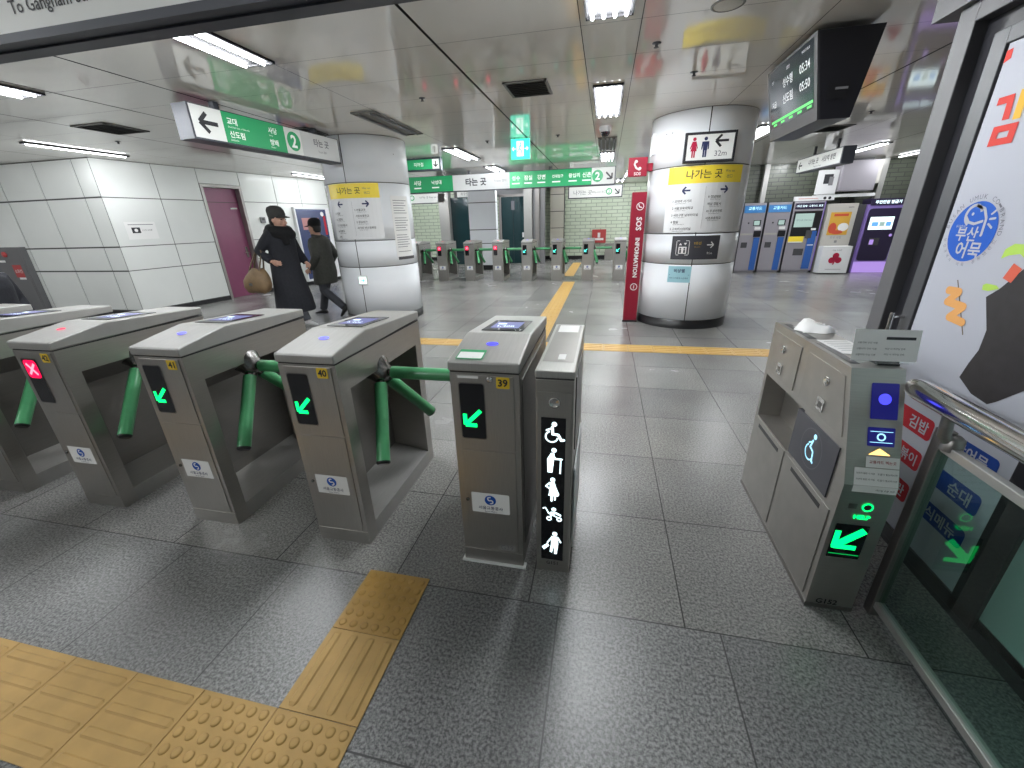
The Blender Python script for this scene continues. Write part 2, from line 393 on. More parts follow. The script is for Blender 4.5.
def tag(o, label=None, cat=None, group=None, kind=None):
    if label: o['label'] = label
    if cat: o['category'] = cat
    if group: o['group'] = group
    if kind: o['kind'] = kind
    return o
def thing(name, label, cat, loc=(0,0,0), rz=0., group=None):
    o = bpy.data.objects.new(name, None); COL.objects.link(o); o.location = loc; o.rotation_euler = (0, 0, rz); o.empty_display_size = .1
    return tag(o, label, cat, group)
def dup(root, loc, rz=None, label=None, group=None):
    r = root.copy(); COL.objects.link(r); r.location = loc
    if rz is not None: r.rotation_euler = (0, 0, rz)
    if label: r['label'] = label
    if group: r['group'] = group
    for ch in list(root.children):
        c = ch.copy(); COL.objects.link(c); c.parent = r
        for g in list(ch.children):
            d = g.copy(); COL.objects.link(d); d.parent = c
    return r
def struct(mb, name, mats, parent=None, label=None, **k):
    o = mb.build(name, mats, parent, **k)
    if not parent: o['kind'] = 'structure'
    if label: o['label'] = label
    return o
FRONT = lambda x=0., y=0., z=0.: flat((x, y, z), (1,0,0), (0,0,1))       # a face looking towards -Y

# ------------------------------------------------------------------ camera
cam = bpy.data.cameras.new('camera'); co = bpy.data.objects.new('camera', cam); COL.objects.link(co)
r_ = Vector((.97717094, .21065756, -.02757423)); u_ = Vector((-.05357362, .36991879, .92751817)); d_ = Vector((-.20558895, .90486655, -.37275958))
mt = Matrix.Identity(4)
for i in range(3): mt[i][0] = r_[i]; mt[i][1] = u_[i]; mt[i][2] = -d_[i]
mt[0][3], mt[1][3], mt[2][3] = 0, 0, 1.51506
co.matrix_world = mt; cam.lens = 405.14*36/1024; cam.sensor_width = 36; cam.clip_start = .02
SC.camera = co

# ================================================================== THE SETTING
XL, XR, YB, YF = -14.2, 9.6, -5.0, 17.5
fl = MB()
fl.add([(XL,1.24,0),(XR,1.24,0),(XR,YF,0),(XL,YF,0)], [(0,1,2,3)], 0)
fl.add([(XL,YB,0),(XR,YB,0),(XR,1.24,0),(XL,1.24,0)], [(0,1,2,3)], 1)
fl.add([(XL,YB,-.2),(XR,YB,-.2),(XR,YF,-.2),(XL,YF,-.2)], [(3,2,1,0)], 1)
struct(fl, 'floor', ['f_back', 'f_front_shaded'], recalc=False)

# ceiling of enamelled metal panels over a dark void
ce = MB(); ce.box(XL, XR, YB, YF, CEIL+.02, CEIL+.12, 1)
xs = [XL, -13, -11.7, -10.4, -9.1, -7.7, -6.4, -5.05, -4.02, -2.66, -1.29, -.24, .16, 1.35, 2.6, 3.9, 5.2, 6.5, 7.8, XR]
strong = {-5.05, -4.02, -1.29, -6.4, -9.1, 2.6, 5.2}
ys = [YB]; y = -4.76
while y < YF: ys.append(y); y += .634
ys.append(YF)
for a, b in zip(xs, xs[1:]):
    ga = .011 if a in strong else .003; gb = .011 if b in strong else .003
    for c, d in zip(ys, ys[1:]):
        ce.add([(a+ga, c+.002, CEIL), (b-gb, c+.002, CEIL), (b-gb, d-.002, CEIL), (a+ga, d-.002, CEIL)], [(3,2,1,0)], 0)
struct(ce, 'ceiling', ['ceil', 'joint'], recalc=False)

def panel_wall(name, mp, us, vs, skip=lambda u, v: False, gap=.008, mat='panel', base=True, thick=.2):
    w = MB(); w.plate(mp, us[0], us[-1], 0, CEIL, -thick, -.012, 1)
    for a, b in zip(us, us[1:]):
        for c, d in zip(vs, vs[1:]):
            if skip((a+b)/2, (c+d)/2): continue
            w.plate(mp, a+gap, b-gap, c+gap, d-gap, -.012, 0, 0)
    return struct(w, name, [mat, 'joint'])
VS = [.09, .84, 1.27, 2.11, CEIL]
panel_wall('wall_left', FRONT(0, 6.17), [XL, -13, -12.05, -11.02, -10.06, -9.13, -8.735], VS, gap=.013)
DB = Vector((.15, 1, 0)).normalized(); PB = Vector((-8.735, 6.17, 0))
mpB = flat(PB, DB, (0,0,1))
# the angled wall, left open for the plum door
wb = MB(); us = [0, .95, 1.78, 2.72, 3.63, 4.42, 5.34]
wb.plate(mpB, 0, 1.78, 0, CEIL, -.25, -.012, 1); wb.plate(mpB, 2.72, 5.34, 0, CEIL, -.25, -.012, 1); wb.plate(mpB, 1.78, 2.72, 2.44, CEIL, -.25, -.012, 1)
for a, b in zip(us, us[1:]):
    for c, d in zip(VS, VS[1:]):
        if abs(a-1.78) < .01:
            if d == CEIL: wb.plate(mpB, a+.007, b-.007, 2.45, d-.007, -.012, 0, 0)
            continue
        wb.plate(mpB, a+.007, b-.007, c+.007, d-.007, -.012, 0, 0)
wb.plate(mpB, 5.34, 5.36, 0, CEIL, -.25, 0, 0)
struct(wb, 'wall_left_angled', ['panel', 'joint'])
dr = MB(); dr.plate(mpB, 1.84, 2.66, .005, 2.38, -.17, -.13, 0)
dr.plate(mpB, 1.84, 2.66, 2.085, 2.095, -.132, -.128, 1)
door1 = struct(dr, 'door_1', ['plum', 'gap'], label='plum door with transom in the angled white wall')
q = MB(); q.plate(mpB, 1.78, 1.84, 0, 2.44, -.2, .012, 0); q.plate(mpB, 2.66, 2.72, 0, 2.44, -.2, .012, 0); q.plate(mpB, 1.84, 2.66, 2.38, 2.44, -.2, .012, 0)
struct(q, 'door_frame', ['frame_steel'], door1)
q = MB(); q.plate(mpB, 2.54, 2.60, .88, 1.12, -.13, -.115, 0); q.plate(mpB, 2.48, 2.60, .98, 1.0, -.115, -.08, 0); q.plate(mpB, 2.42, 2.58, 1.95, 1.98, -.13, -.10, 0)
struct(q, 'door_handle', ['chrome'], door1)
# skirtings
bs = MB(); bs.box(XL, -8.735, 6.15, 6.175, 0, .085); struct(bs, 'baseboard_left', ['black'])
bs = MB(); bs.plate(mpB, 0, 1.78, 0, .085, -.05, .015); bs.plate(mpB, 2.72, 5.34, 0, .085, -.05, .015); struct(bs, 'baseboard_left_angled', ['black'])
# outer shell
w = MB(); w.box(XL-.2, XL, YB, YF, 0, CEIL+.1); struct(w, 'wall_far_left', ['concrete'])
w = MB(); w.box(XL, XR, YB-.2, YB, 0, CEIL+.1); struct(w, 'wall_behind', ['concrete'])
w = MB(); w.box(XL, 3.3, YF, YF+.2, 0, CEIL+.1); struct(w, 'wall_back', ['tile_green'])
bs = MB(); bs.box(XL, 3.3, YF-.03, YF, 0, .14); struct(bs, 'baseboard_back', ['black'])
w = MB(); w.box(3.3, XR, 13.42, 13.62, 0, CEIL+.1); struct(w, 'wall_back_right', ['tile_dark'])
w = MB(); w.box(3.1, 3.3, 13.42, YF, 0, CEIL+.1); struct(w, 'wall_back_right_return', ['concrete'])
w = MB(); w.box(XR, XR+.2, 2.45, 13.62, 0, CEIL+.1); struct(w, 'wall_right', ['concrete'])
# cream panel pier and lift lobby at the back
w = MB(); w.box(-2.15, -1.62, 17.1, YF, 0, CEIL, 1)
for z0, z1 in ((.1,.62),(.62,1.22),(1.22,1.82),(1.82,2.42),(2.42,CEIL)):
    w.box(-2.15, -1.62, 17.08, 17.1, z0+.012, z1-.012, 0)
struct(w, 'wall_back_pier', ['cream', 'joint'])
w = MB(); w.box(-6.0, -5.62, 15.2, 15.5, 0, CEIL); struct(w, 'trim_1', ['steel_lite'])
w = MB(); w.box(-2.92, -2.62, 15.6, 15.9, 0, CEIL, 0); w.box(-2.62, -2.5, 15.7, 15.9, 0, CEIL, 1); w.box(-2.5, -2.36, 15.62, 15.9, 0, CEIL, 2); w.box(-2.36, -2.18, 15.7, 15.9, 0, CEIL, 1)
struct(w, 'trim_2', ['steel_lite', 'grey', 'frame_steel'])
w = MB(); w.box(-5.62, -2.18, 15.9, 16.0, 2.36, CEIL, 0); w.box(-5.62, -2.18, 15.95, 17.5, CEIL-.05, CEIL, 0); struct(w, 'trim_3', ['grey'])
dd = MB(); dd.box(-3.80, -2.92, 15.80, 15.86, .02, 2.34, 0); dd.box(-3.365, -3.355, 15.79, 15.8, .02, 2.34, 1)
d2 = struct(dd, 'door_2', ['darkteal', 'black'], label='dark glass lift door beside the steel pier')
q = MB(); q.box(-3.88, -3.80, 15.76, 15.88, 0, 2.42); q.box(-3.88, -2.92, 15.76, 15.88, 2.34, 2.42); struct(q, 'door_frame', ['frame_steel'], d2)
q = MB(); q.box(-3.02, -2.96, 15.76, 15.80, .95, 1.12); struct(q, 'call_panel', ['paper'], d2)
q = MB(); q.box(-3.42, -3.30, 15.785, 15.80, 1.9, 2.2); struct(q, 'door_notice', ['inkgrey'], d2)
dd = MB(); dd.box(-5.62, -4.5, 15.45, 15.5, .02, 2.36, 0); struct(dd, 'door_3', ['darkteal'], label='dark green glass door behind the red crossed far gates')

# shop front along the right-hand passage
XW = 1.408
w = MB(); w.box(XW+.02, XW+.15, YB, 2.20, 0, .10, 0); w.box(XW+.09, XW+.15, YB, 2.45, 0, CEIL, 1); w.box(XW+.09, 4.0, 2.40, 2.55, 0, CEIL, 1)
struct(w, 'wall_shop', ['frame_dk', 'grey'])
w = MB(); w.box(XW-.05, XW+.15, YB, 2.60, 2.27, CEIL, 0); struct(w, 'trim_4', ['frame_lt'])
w = MB(); w.box(XW-.02, XW+.12, 2.375, 2.475, 0, 2.27, 0); w.box(XW-.02, XW+.12, YB, 2.375, 2.20, 2.27, 0); struct(w, 'trim_5', ['frame_lt'], bevel=.004)
w = MB(); w.box(XW+.03, XW+.10, 2.28, 2.375, 0, 2.20, 0); w.box(XW+.03, XW+.10, YB, 2.28, 2.13, 2.20, 0); struct(w, 'trim_6', ['frame_dk'])
dd = MB(); dd.box(XW+.005, XW+.05, 2.212, 2.285, .04, 2.13, 0); dd.box(XW+.005, XW+.05, 1.40, 2.212, 2.075, 2.13, 0); dd.box(XW+.005, XW+.05, 1.40, 2.212, .04, .10, 1); dd.box(XW+.005, XW+.05, 1.40, 1.512, .04, 2.13, 1)
dd.box(XW+.02, XW+.045, 1.512, 2.212, .10, 2.075, 2)
d4 = struct(dd, 'door_4', ['frame_md', 'frame_dk', 'grey'], label='grey framed sliding shop door covered by the white food poster', bevel=.003)
q = MB(); q.tube([(XW-.04, 2.262, .84), (XW-.045, 2.262, 1.06)], .010, 10); 
for z in (.86, 1.04): q.tube([(XW+.01, 2.262, z), (XW-.042, 2.262, z)], .008, 8)
struct(q, 'door_handle', ['chrome'], d4)
dd = MB(); dd.box(XW+.02, XW+.05, YB, 1.40, .06, 2.13, 0); struct(dd, 'wall_shop_panel', ['tealpanel'])
fa = MB(); fa.box(XW-.062, XW-.05, 1.2, 2.44, 2.30, 2.62, 0); fo = fa.build('fascia_sign', ['sign_white'])
tag(fo, 'white fascia sign with dark lettering above the shop door', 'sign')
mpf = flat((XW-.062, 2.44, 0), (0,-1,0), (0,0,1))
q = MB(); q.text(mpf, '부산어묵', .12, 1.1, 2.34, 2.56, .002, 0, .02); q.build('lettering', ['ink'], fo)

# tactile paving -----------------------------------------------------------
def tile(name, kind, mats, label, group, detail=True):
    m = MB(); s = .1485
    m.box(-s, s, -s, s, 0, .004)
    if kind == 'dots':
        for i in range(6):
            for j in range(6):
                m.lathe([(.0165, .004), (.0145, .0075), (.010, .0088), (0, .009)], ((i-2.5)*.048, (j-2.5)*.048, 0), n=12)
    else:
        for i in range(4):
            c = (i-1.5)*.073; w = .0165; e = .138
            prof = [(c-w, .004), (c-w+.006, .0085), (c+w-.006, .0085), (c+w, .004)]
            rings = []
            for yy, k in ((-e, 0), (-e+.012, 1), (e-.012, 1), (e, 0)):
                rings.append([((x-c)*(1 if k else .6)+c, yy, z if k else .004) for x, z in prof])
            m.loft(rings, 0, False)
    o = m.build(name, mats); return tag(o, label, 'tactile tile', group)
tx, ty = -.851, .822
t0 = tile('tactile_tile', 'bars', ['tact'], 'yellow barred tactile tile leading from the crossing strip towards the gates', None); t0.location = (tx, ty, 0)
t1 = tile('tactile_tile', 'dots', ['tact2'], 'ochre dotted tactile tile nearest the gates at the end of the short branch', None); t1.location = (tx, ty+.3, 0)
t2 = tile('tactile_tile', 'dots', ['tact'], 'yellow dotted tactile tile at the right end of the crossing strip', None); t2.location = (tx, ty-.3, 0)
t3 = t2.copy(); COL.objects.link(t3); t3.location = (tx-.3, ty-.3, 0); t3['label'] = 'yellow dotted tactile tile next to the first barred tile of the crossing strip'
for k in range(9):
    o = t0.copy(); COL.objects.link(o); o.location = (tx-.6-.3*k, ty-.3, 0); o.rotation_euler = (0, 0, PI/2)
    if k == 0: o['label'] = 'yellow barred tactile tile adjoining the two dotted tiles of the crossing strip'
    elif k == 1: o['label'] = 'second barred tactile tile left of the dotted tiles in the crossing strip'
    elif k == 2: o['label'] = 'third barred tactile tile left of the dotted tiles, beyond a dark gap'
    elif k == 3: o['label'] = 'barred tactile tile of the crossing strip at the left edge of the photo'
    else: o['label'] = 'barred tactile tile of the crossing strip farther left beyond the frame'; o['group'] = 'barred tiles left of the frame'
far = None
def far_tile(x, y, rz, label, group):
    global far
    if far is None:
        far = tile('tactile_tile', 'bars', ['tact_far'], label, group); o = far
    else: o = far.copy(); COL.objects.link(o); o['label'] = label; o['group'] = group
    o.location = (x, y, 0); o.rotation_euler = (0, 0, rz)
for k in range(26): far_tile(-3.1+.3*k, 5.06, PI/2, 'yellow tactile tile of the line crossing the hall behind the gates', 'tactile tiles across the hall')
for k in range(19): far_tile(-.86, 5.36+.3*k, 0, 'yellow tactile tile of the line leading away to the far gates', 'tactile tiles towards the far gates')
for k in range(13): far_tile(-.98, 12.2+.3*k, 0, 'yellow tactile tile of the line behind the far gates', 'tactile tiles behind the far gates')

# ceiling fittings -----------------------------------------------------------
def lamp(x, y0, y1, n, label, lit=True, width=None, group='ceiling lamps'):
    t = thing('ceiling_light', label, 'ceiling light', (x, (y0+y1)/2, CEIL), 0, group)
    L = (y1-y0)/2; wd = width or (.30 if n == 4 else .30 if n == 2 else .08)
    m = MB(); h = wd/2
    m.box(-h, h, -L, L, -.006, 0, 0)
    m.box(-h, -h+.012, -L, L, -.018, -.004, 0); m.box(h-.012, h, -L, L, -.018, -.004, 0); m.box(-h, h, -L-.012, -L, -.018, 0, 0); m.box(-h, h, L, L+.012, -.018, 0, 0)
    m.build('lamp_tray', ['tray' if lit else 'vent'], t)
    for i in range(n):
        xx = 0 if n == 1 else (-.5+i/(n-1))*(wd-.09 if n > 2 else wd-.13)
        m = MB(); m.tube([(xx, -L+.03, -.024), (xx, L-.03, -.024)], .0125, 6); m.build('lamp_tube', [('tube_soft' if n == 4 else 'tube') if lit else 'grey'], t)
    return t
for i, (y0, y1, lab) in enumerate(((2.12, 3.36, 'four-tube ceiling light cut by the top edge, nearest above the slim gate'), (4.86, 6.16, 'four-tube ceiling light in front of the black dome camera'), (9.3, 10.5, 'four-tube ceiling light farthest along the centre row'))):
    lamp(-.05, y0, y1, 4, lab)
lamp(-.05, 7.7, 8.95, 4, 'unlit four-tube ceiling light just behind the dome camera', False)
lamp(2.30, 7.6, 8.85, 4, 'four-tube ceiling light seen between the right column and the hanging screen')
lamp(-2.76, 2.1, 3.41, 2, 'twin-tube ceiling light just behind the near overhead sign')
lamp(-2.80, 5.0, 6.34, 2, 'unlit twin-tube ceiling light in front of the left column', False)
lamp(-2.74, 7.7, 9.1, 2, 'twin-tube ceiling light beyond the left column, nearer of two')
lamp(-2.74, 10.35, 11.5, 2, 'twin-tube ceiling light above the far overhead sign')
lamp(-5.28, 2.2, 3.46, 2, 'twin-tube ceiling light at the left edge of the photo')
lamp(-8.05, 4.94, 6.31, 1, 'single-tube ceiling light in front of the white left wall')
lamp(-7.45, 9.6, 11.0, 1, 'single-tube ceiling light close to the angled wall above the walking people')
lamp(5.2, 10.3, 11.6, 2, 'ceiling light above the white hanging sign near the ticket machines', width=.2)
lamp(6.9, 11.9, 13.0, 1, 'single-tube ceiling light farthest right above the purple kiosk')
lamp(4.75, 12.2, 13.1, 1, 'small ceiling light left of the white hanging sign')
for x, y0, n in ((-2.76, -2.3, 2), (-5.28, -1.6, 2), ): lamp(x, y0, y0+1.25, n, 'ceiling light behind the viewer', group='ceiling lamps behind the viewer')
lamp(-11.4, 3.0, 4.3, 2, 'ceiling light left of the frame', group='ceiling lamps left of the frame')
lamp(-11.0, 9.0, 10.3, 2, 'ceiling light behind the white left wall', group='ceiling lamps left of the frame')
lamp(-6.6, 13.2, 14.5, 2, 'ceiling light over the area behind the far gates on the left')
lamp(.6, 13.4, 14.7, 2, 'ceiling light over the green tiled wall on the right')
lamp(-3.0, 13.6, 14.9, 2, 'ceiling light in front of the lift door')

lamp(-6.6, 15.6, 16.8, 2, 'added unseen ceiling light behind the far left sign')  # hidden lamp, added to brighten the tiled back wall
lamp(.4, 15.4, 16.6, 2, 'added unseen ceiling light behind the small white far sign')  # another added lamp, out of view, lifting the back wall

def vent(x, y, w, l, label, n=8):
    t = thing('ceiling_vent', label, 'ceiling vent', (x, y, CEIL))
    m = MB(); m.box(-w, w, -l, l, -.004, 0); m.build('vent_backing', ['gap'], t)
    m = MB(); f = .025
    m.box(-w, w, -l, -l+f, -.012, 0); m.box(-w, w, l-f, l, -.012, 0); m.box(-w, -w+f, -l, l, -.012, 0); m.box(w-f, w, -l, l, -.012, 0); m.build('vent_frame', ['vent'], t)
    m = MB()
    for i in range(n):
        yy = -l+f + (2*l-2*f)*(i+.5)/n; m.hexa([(-w+f,yy-.014,-.012),(w-f,yy-.014,-.012),(w-f,yy-.010,-.010),(-w+f,yy-.010,-.010),(-w+f,yy+.006,-.003),(w-f,yy+.006,-.003),(w-f,yy+.010,-.001),(-w+f,yy+.010,-.001)])
    m.build('vent_louvre', ['vent'], t)
vent(-6.12, 4.72, .26, .27, 'square grey ceiling vent above the left gates')
vent(-.82, 4.74, .21, .25, 'square grey ceiling vent in front of the hanging exit sign')
vent(-4.15, 5.7, .24, .25, 'square dark ceiling vent behind the green line sign')
vent(3.35, 8.3, .25, .25, 'square ceiling vent behind the hanging screen')
def sprinkler(x, y, label):
    m = MB(); m.lathe([(.034, 0), (.034, -.004), (.012, -.008), (.012, -.024), (.02, -.028), (.02, -.03), (0, -.031)], n=12)
    o = m.build('sprinkler', ['darkgrey'], loc=(x, y, CEIL)); tag(o, label, 'sprinkler')
sprinkler(-1.94, 4.72, 'small ceiling sprinkler left of the square vent'); sprinkler(-1.95, 7.3, 'small ceiling sprinkler left of the exit sign')
sprinkler(-.80, 7.23, 'small ceiling sprinkler right of the exit sign'); sprinkler(.30, 3.94, 'small ceiling sprinkler near the top edge right of centre')
sprinkler(3.34, 7.16, 'small ceiling sprinkler beside the black hanging screen'); sprinkler(-6.9, 5.35, 'small ceiling sprinkler behind the left ceiling vent')
sprinkler(.71, 4.74, 'small ceiling sprinkler in front of the right column')
t = thing('ceiling_speaker', 'round flush grey speaker grille in the ceiling at the top edge of the photo', 'speaker', (.67, 3.44, CEIL))
m = MB(); m.lathe([(.10, 0), (.10, -.004), (.088, -.007), (.085, -.004), (0, -.004)], n=28); m.build('speaker_rim', ['vent'], t)
m = MB(); m.lathe([(.083, -.0045), (.05, -.0065), (0, -.007)], n=28); m.build('speaker_grille', ['steel_lite'], t)
t = thing('dome_camera', 'black dome security camera on the ceiling behind the second centre lamp', 'security camera', (-.08, 6.85, CEIL))
m = MB(); m.lathe([(.085, 0), (.085, -.05), (.075, -.07), (.0, -.07)], n=24); m.build('camera_housing', ['white'], t)
m = MB(); m.lathe([(.065, -.068), (.06, -.10), (.04, -.125), (0, -.135)], n=24); m.build('camera_dome', ['dome'], t)

# ================================================================== TURNSTILES
GW, GL, GY = .284, .84, 1.424
def emblem(m, mp, u, v, r, d, blue, white):
    m.disc(mp, u, v, r, d, blue, 22)
    m.ring(mp, u-.10*r, v+.30*r, .22*r, .46*r, d+.0006, white, 14, 60, 290)
    m.ring(mp, u+.10*r, v-.30*r, .22*r, .46*r, d+.0006, white, 14, 240, 470)
    m.poly(mp, [(u-.5*r, v+.1*r), (u+.1*r, v-.02*r), (u+.5*r, v-.1*r), (u-.1*r, v+.06*r)], d+.0007, white)

def make_gate(num, state, label, group, loc, tripod=True, stick=True, L=GL):
    t = thing('turnstile_gate', label, 'ticket gate', loc, 0, group)
    W = GW; m = MB()
    if tripod:
        m.box(0, W, 0, .075, 0, .966); m.box(0, W, L-.075, L, 0, .966); m.box(0, .046, .075, L-.075, 0, .966); m.box(.046, .05, .075, L-.075, .1, .966, 2)  # inner recess skin coloured darker to stand in for cavity shade
        m.prism_y([(.05,.966),(W-.003,.966),(W-.003,.836),(.05,.70)], .075, L-.075, 2); m.box(W-.003, W, .075, L-.075, .834, .966)  # down-facing slope takes the same shade-darkened colour; outer skin is plain steel
        m.prism_y([(.05,0),(W,0),(W,.09),(.05,.135)], .075, L-.075, 1)
    else:
        m.box(0, W, 0, L, 0, .966); m.box(W, W+.003, .05, L-.05, .10, .93, 2)
    m.build('gate_body', ['steel', 'steel_lite', 'steel_dark'], t)
    m = MB(); m.box(.002, W-.002, .002, L-.002, .966, .973); m.build('lid_gap', ['gap'], t)
    # lid
    m = MB(); m.prism_x([(-.008,.973),(-.008,1.014),(.262,1.060),(L+.004,1.026),(L+.004,.980),(.3,.975)], -.004, W+.004)
    lid = m.build('lid', ['steel_lite'], t, bevel=.007)
    mpL = flat((0, .262, 1.0605), (1,0,0), (0,L-.258,-.034))
    m = MB(); m.plate(mpL, .05, W-.045, .045, .32, 0, .003, 0); sc = m.build('display_screen', ['blackglass'], lid)
    m = MB(); m.rect(mpL, .075, W-.075, .10, .27, .0035, 0); m.rect(mpL, .09, .13, .20, .225, .004, 1); m.text(mpL, '1,400', .10, .18, .13, .165, .004, 1); m.build('display_picture', ['screen_ui', 'white_glow'], lid)
    mpS = flat((0, -.008, 1.0145), (1,0,0), (0,.27,.046))
    m = MB(); m.disc(mpS, W*.5, .16, .026, .0025, 0, 16, .016); m.build('card_reader_light', ['blue_glow' if state != 'red' else 'led_redd'], lid)
    # front
    mp = FRONT()
    m = MB(); m.plate(mp, .028, W-.022, .624, .958, 0, .004); m.build('front_panel', ['steel_front'], t, bevel=.002)
    m = MB(); m.plate(mp, .028, W-.022, .080, .616, 0, .004)
    d = m.build('service_door', ['steel_front'], t, bevel=.002)
    m = MB(); m.lathe([(.008, 0), (.008, .004), (.005, .007), (0, .007)], (.036, -.004, .36), (0,-1,0), 12); m.build('lock', ['hub'], d)
    m = MB(); m.box(.0, W, -.003, 0, 0, .074); m.build('kick_plate', ['steel'], t)
    m = MB(); m.rrect(mp, .037, .140, .676, .922, .010, .0055, 0); m.rrect(mp, .033, .144, .672, .926, .012, .005, 1)
    win = m.build('signal_window', ['blackglass', 'steel_dark'], t)
    m = MB()
    if state == 'green':
        c = (.088, .772); m.stroke(mp, [(c[0]+.034, c[1]+.034), (c[0]-.028, c[1]-.028)], .017, .0065, 0, False)
        m.stroke(mp, [(c[0]-.034, c[1]+.016), (c[0]-.034, c[1]-.034), (c[0]+.016, c[1]-.034)], .017, .0065, 0, False)
        m.build('green_arrow', ['led_green' if loc[1] < 5 else 'led_teal'], win)
    else:
        c = (.088, .866); m.rrect(mp, c[0]-.045, c[0]+.045, c[1]-.05, c[1]+.05, .02, .006, 1)
        m.stroke(mp, [(c[0]-.028, c[1]-.030), (c[0]+.028, c[1]+.030)], .014, .0065, 0, False); m.stroke(mp, [(c[0]-.028, c[1]+.030), (c[0]+.028, c[1]-.030)], .014, .0065, 0, False)
        m.build('red_cross', ['led_red', 'led_redd'], win)
    if num:
        m = MB(); m.rrect(mp, .192, .246, .908, .956, .005, .006, 0); m.text(mp, num, .197, .241, .916, .948, .0068, 1, .03)
        m.build('number_plate', ['numplate', 'ink'], t)
    if stick:
        m = MB(); m.rrect(mp, .055, .228, .296, .402, .004, .0048, 0)
        emblem(m, mp, .141, .365, .026, .0056, 1, 0)
        m.text(mp, '서울교통공사', .085, .197, .312, .334, .0056, 2, .01); m.text(mp, 'Seoul Metro', .11, .172, .301, .309, .0056, 2)
        m.build('operator_sticker', ['paper', 'embblue', 'navy'], d)
    if tripod:
        hb = Vector((W-.02, .372, .805)); ax = Vector((1, 0, -1)).normalized()
        m = MB(); m.lathe([(.075, -.10), (.075, -.03), (.062, 0), (.058, .02), (.045, .045), (.0, .055)], hb, ax, 20)
        hub = m.build('tripod_hub', ['hub'], t)
        for dv in ((1, 0, 0), (.25, -.612, -.75), (.25, .612, -.75)):
            dv = Vector(dv).normalized(); m = MB()
            m.tube([hb+dv*.02, hb+dv*.08], .024, 12, 1); m.tube([hb+dv*.07, hb+dv*.472], .0325, 18, 0); m.tube([hb+dv*.472, hb+dv*.480, hb+dv*.486], [.034, .034, .027], 18, 2)
            m.build('tripod_arm', ['green_tube', 'hub', 'black'], hub)
    return t

GX = [-.578 - .797*i for i in range(7)]
g39 = make_gate('39', 'green', 'end gate number 39 with green arrow, without tripod, beside the slim post', 'near ticket gates', (GX[0], GY, 0), tripod=False, L=.76)
m = MB(); mp = FRONT(); m.rect(mp, .035, .12, .945, .955, .006); m.build('small_notice', ['paper'], g39)
m = MB(); m.lathe([(.013, 0), (.013, .005), (.007, .008), (0, .008)], (.165, -.004, .945), (0,-1,0), 16); m.build('key_lock', ['chrome'], g39)
mpS = flat((0, -.008, 1.0145), (1,0,0), (0,.27,.046))
m = MB(); m.rect(mpS, .025, .135, .02, .10, .002, 0); m.rect(mpS, .03, .13, .025, .078, .0028, 1); m.build('lid_sticker', ['sign_green', 'paper'], g39)
m = MB(); m.rect(mp, .17, .25, .088, .125, .0048, 0); m.text(mp, 'G39', .175, .245, .094, .119, .0052, 1); m.build('worn_sticker', ['steel_lite', 'grey'], g39)
m = MB(); m.box(-.012, GW+.012, -.015, .02, 0, .008); m.build('mortar_bed', ['paper'], g39)
make_gate('40', 'green', 'tripod turnstile number 40 with green arrow, beside gate 39', 'near ticket gates', (GX[1], GY, 0))
make_gate('41', 'green', 'tripod turnstile number 41 with green arrow, between gates 40 and 42', 'near ticket gates', (GX[2]-.006, GY, 0))
make_gate('42', 'red', 'tripod turnstile number 42 showing a red cross', 'near ticket gates', (GX[3]-.012, GY, 0))
make_gate('43', 'red', 'tripod turnstile cut by the left edge of the photo, next to gate 42', 'near ticket gates', (GX[4]-.012, GY, 0))
make_gate('44', 'green', 'turnstile of which only the steel lid shows at the far left edge', 'near ticket gates', (GX[5]-.012, GY, 0))

FX, FY = -4.541, 11.056
far_lab = {0:('red', 'red crossed gate just right of the far gate seen from its side'), 1:('red', 'middle one of the three red crossed gates in the far row'), 2:('red', 'rightmost of the three red crossed gates, in front of the lift door'),
  3:('green', 'far gate with pale worn front and green arrow, in front of the steel pier'), 4:('green', 'far gate with green arrow left of the yellow tactile line'), 5:('green', 'far gate with green arrow right of the yellow tactile line'), 6:('green', 'far gate with green arrow beside the red pylon')}
protos = {}
for i in range(7):
    st, lab = far_lab[i]
    loc = (FX+.797*i, FY, 0)
    if st not in protos: protos[st] = make_gate(None, st, lab, 'far ticket gates', loc)
    else: dup(protos[st], loc, None, lab)
dup(protos['red'], (FX-.797, FY, 0), None, 'leftmost far gate, half hidden by the left column')

# slim lit gate post ---------------------------------------------------------
t = thing('wide_gate_post', 'slim steel gate post with lit white priority symbols, right of gate 39', 'gate post', (-.231, GY, 0))
W, L = .148, .73
m = MB(); m.box(0, W, 0, L, 0, .955); m.build('post_body', ['steel'], t, bevel=.004)
m = MB(); m.box(.001, W-.001, .001, L-.001, .955, .961); m.build('lid_gap', ['gap'], t)
m = MB(); m.box(-.003, W+.003, -.005, L+.003, .961, .992); lid = m.build('post_lid', ['steel_lite'], t, bevel=.006)
m = MB(); m.rect(flat((0,0,.9925), (1,0,0), (0,1,0)), .012, W-.012, .10, L-.02, .0005, 0); m.build('lid_glass', ['steel_dark'], lid)
mt_ = flat((0,0,.9925), (1,0,0), (0,1,0))
m = MB(); m.rect(mt_, .025, .125, .56, .70, .0012); m.build('lid_notice', ['paper'], lid)
m = MB(); m.rect(mt_, .07, .10, .13, .20, .0012); m.build('lid_label', ['paper'], lid)
m = MB(); m.plate(FRONT(), .006, W-.006, .04, .905, 0, .004); m.build('front_plate', ['steel_front'], t, bevel=.002)
mp = FRONT()
m = MB(); m.lathe([(.023, 0), (.023, .004), (.019, .007), (.017, .004), (0, .004)], (W/2, -.004, .862), (0,-1,0), 24); m.build('speaker_button', ['chrome'], t)
m = MB(); m.plate(mp, .022, .120, .075, .797, .004, .006); pan = m.build('symbol_panel', ['blackglass'], t)
s = MB(); D = .0072; cx = .071
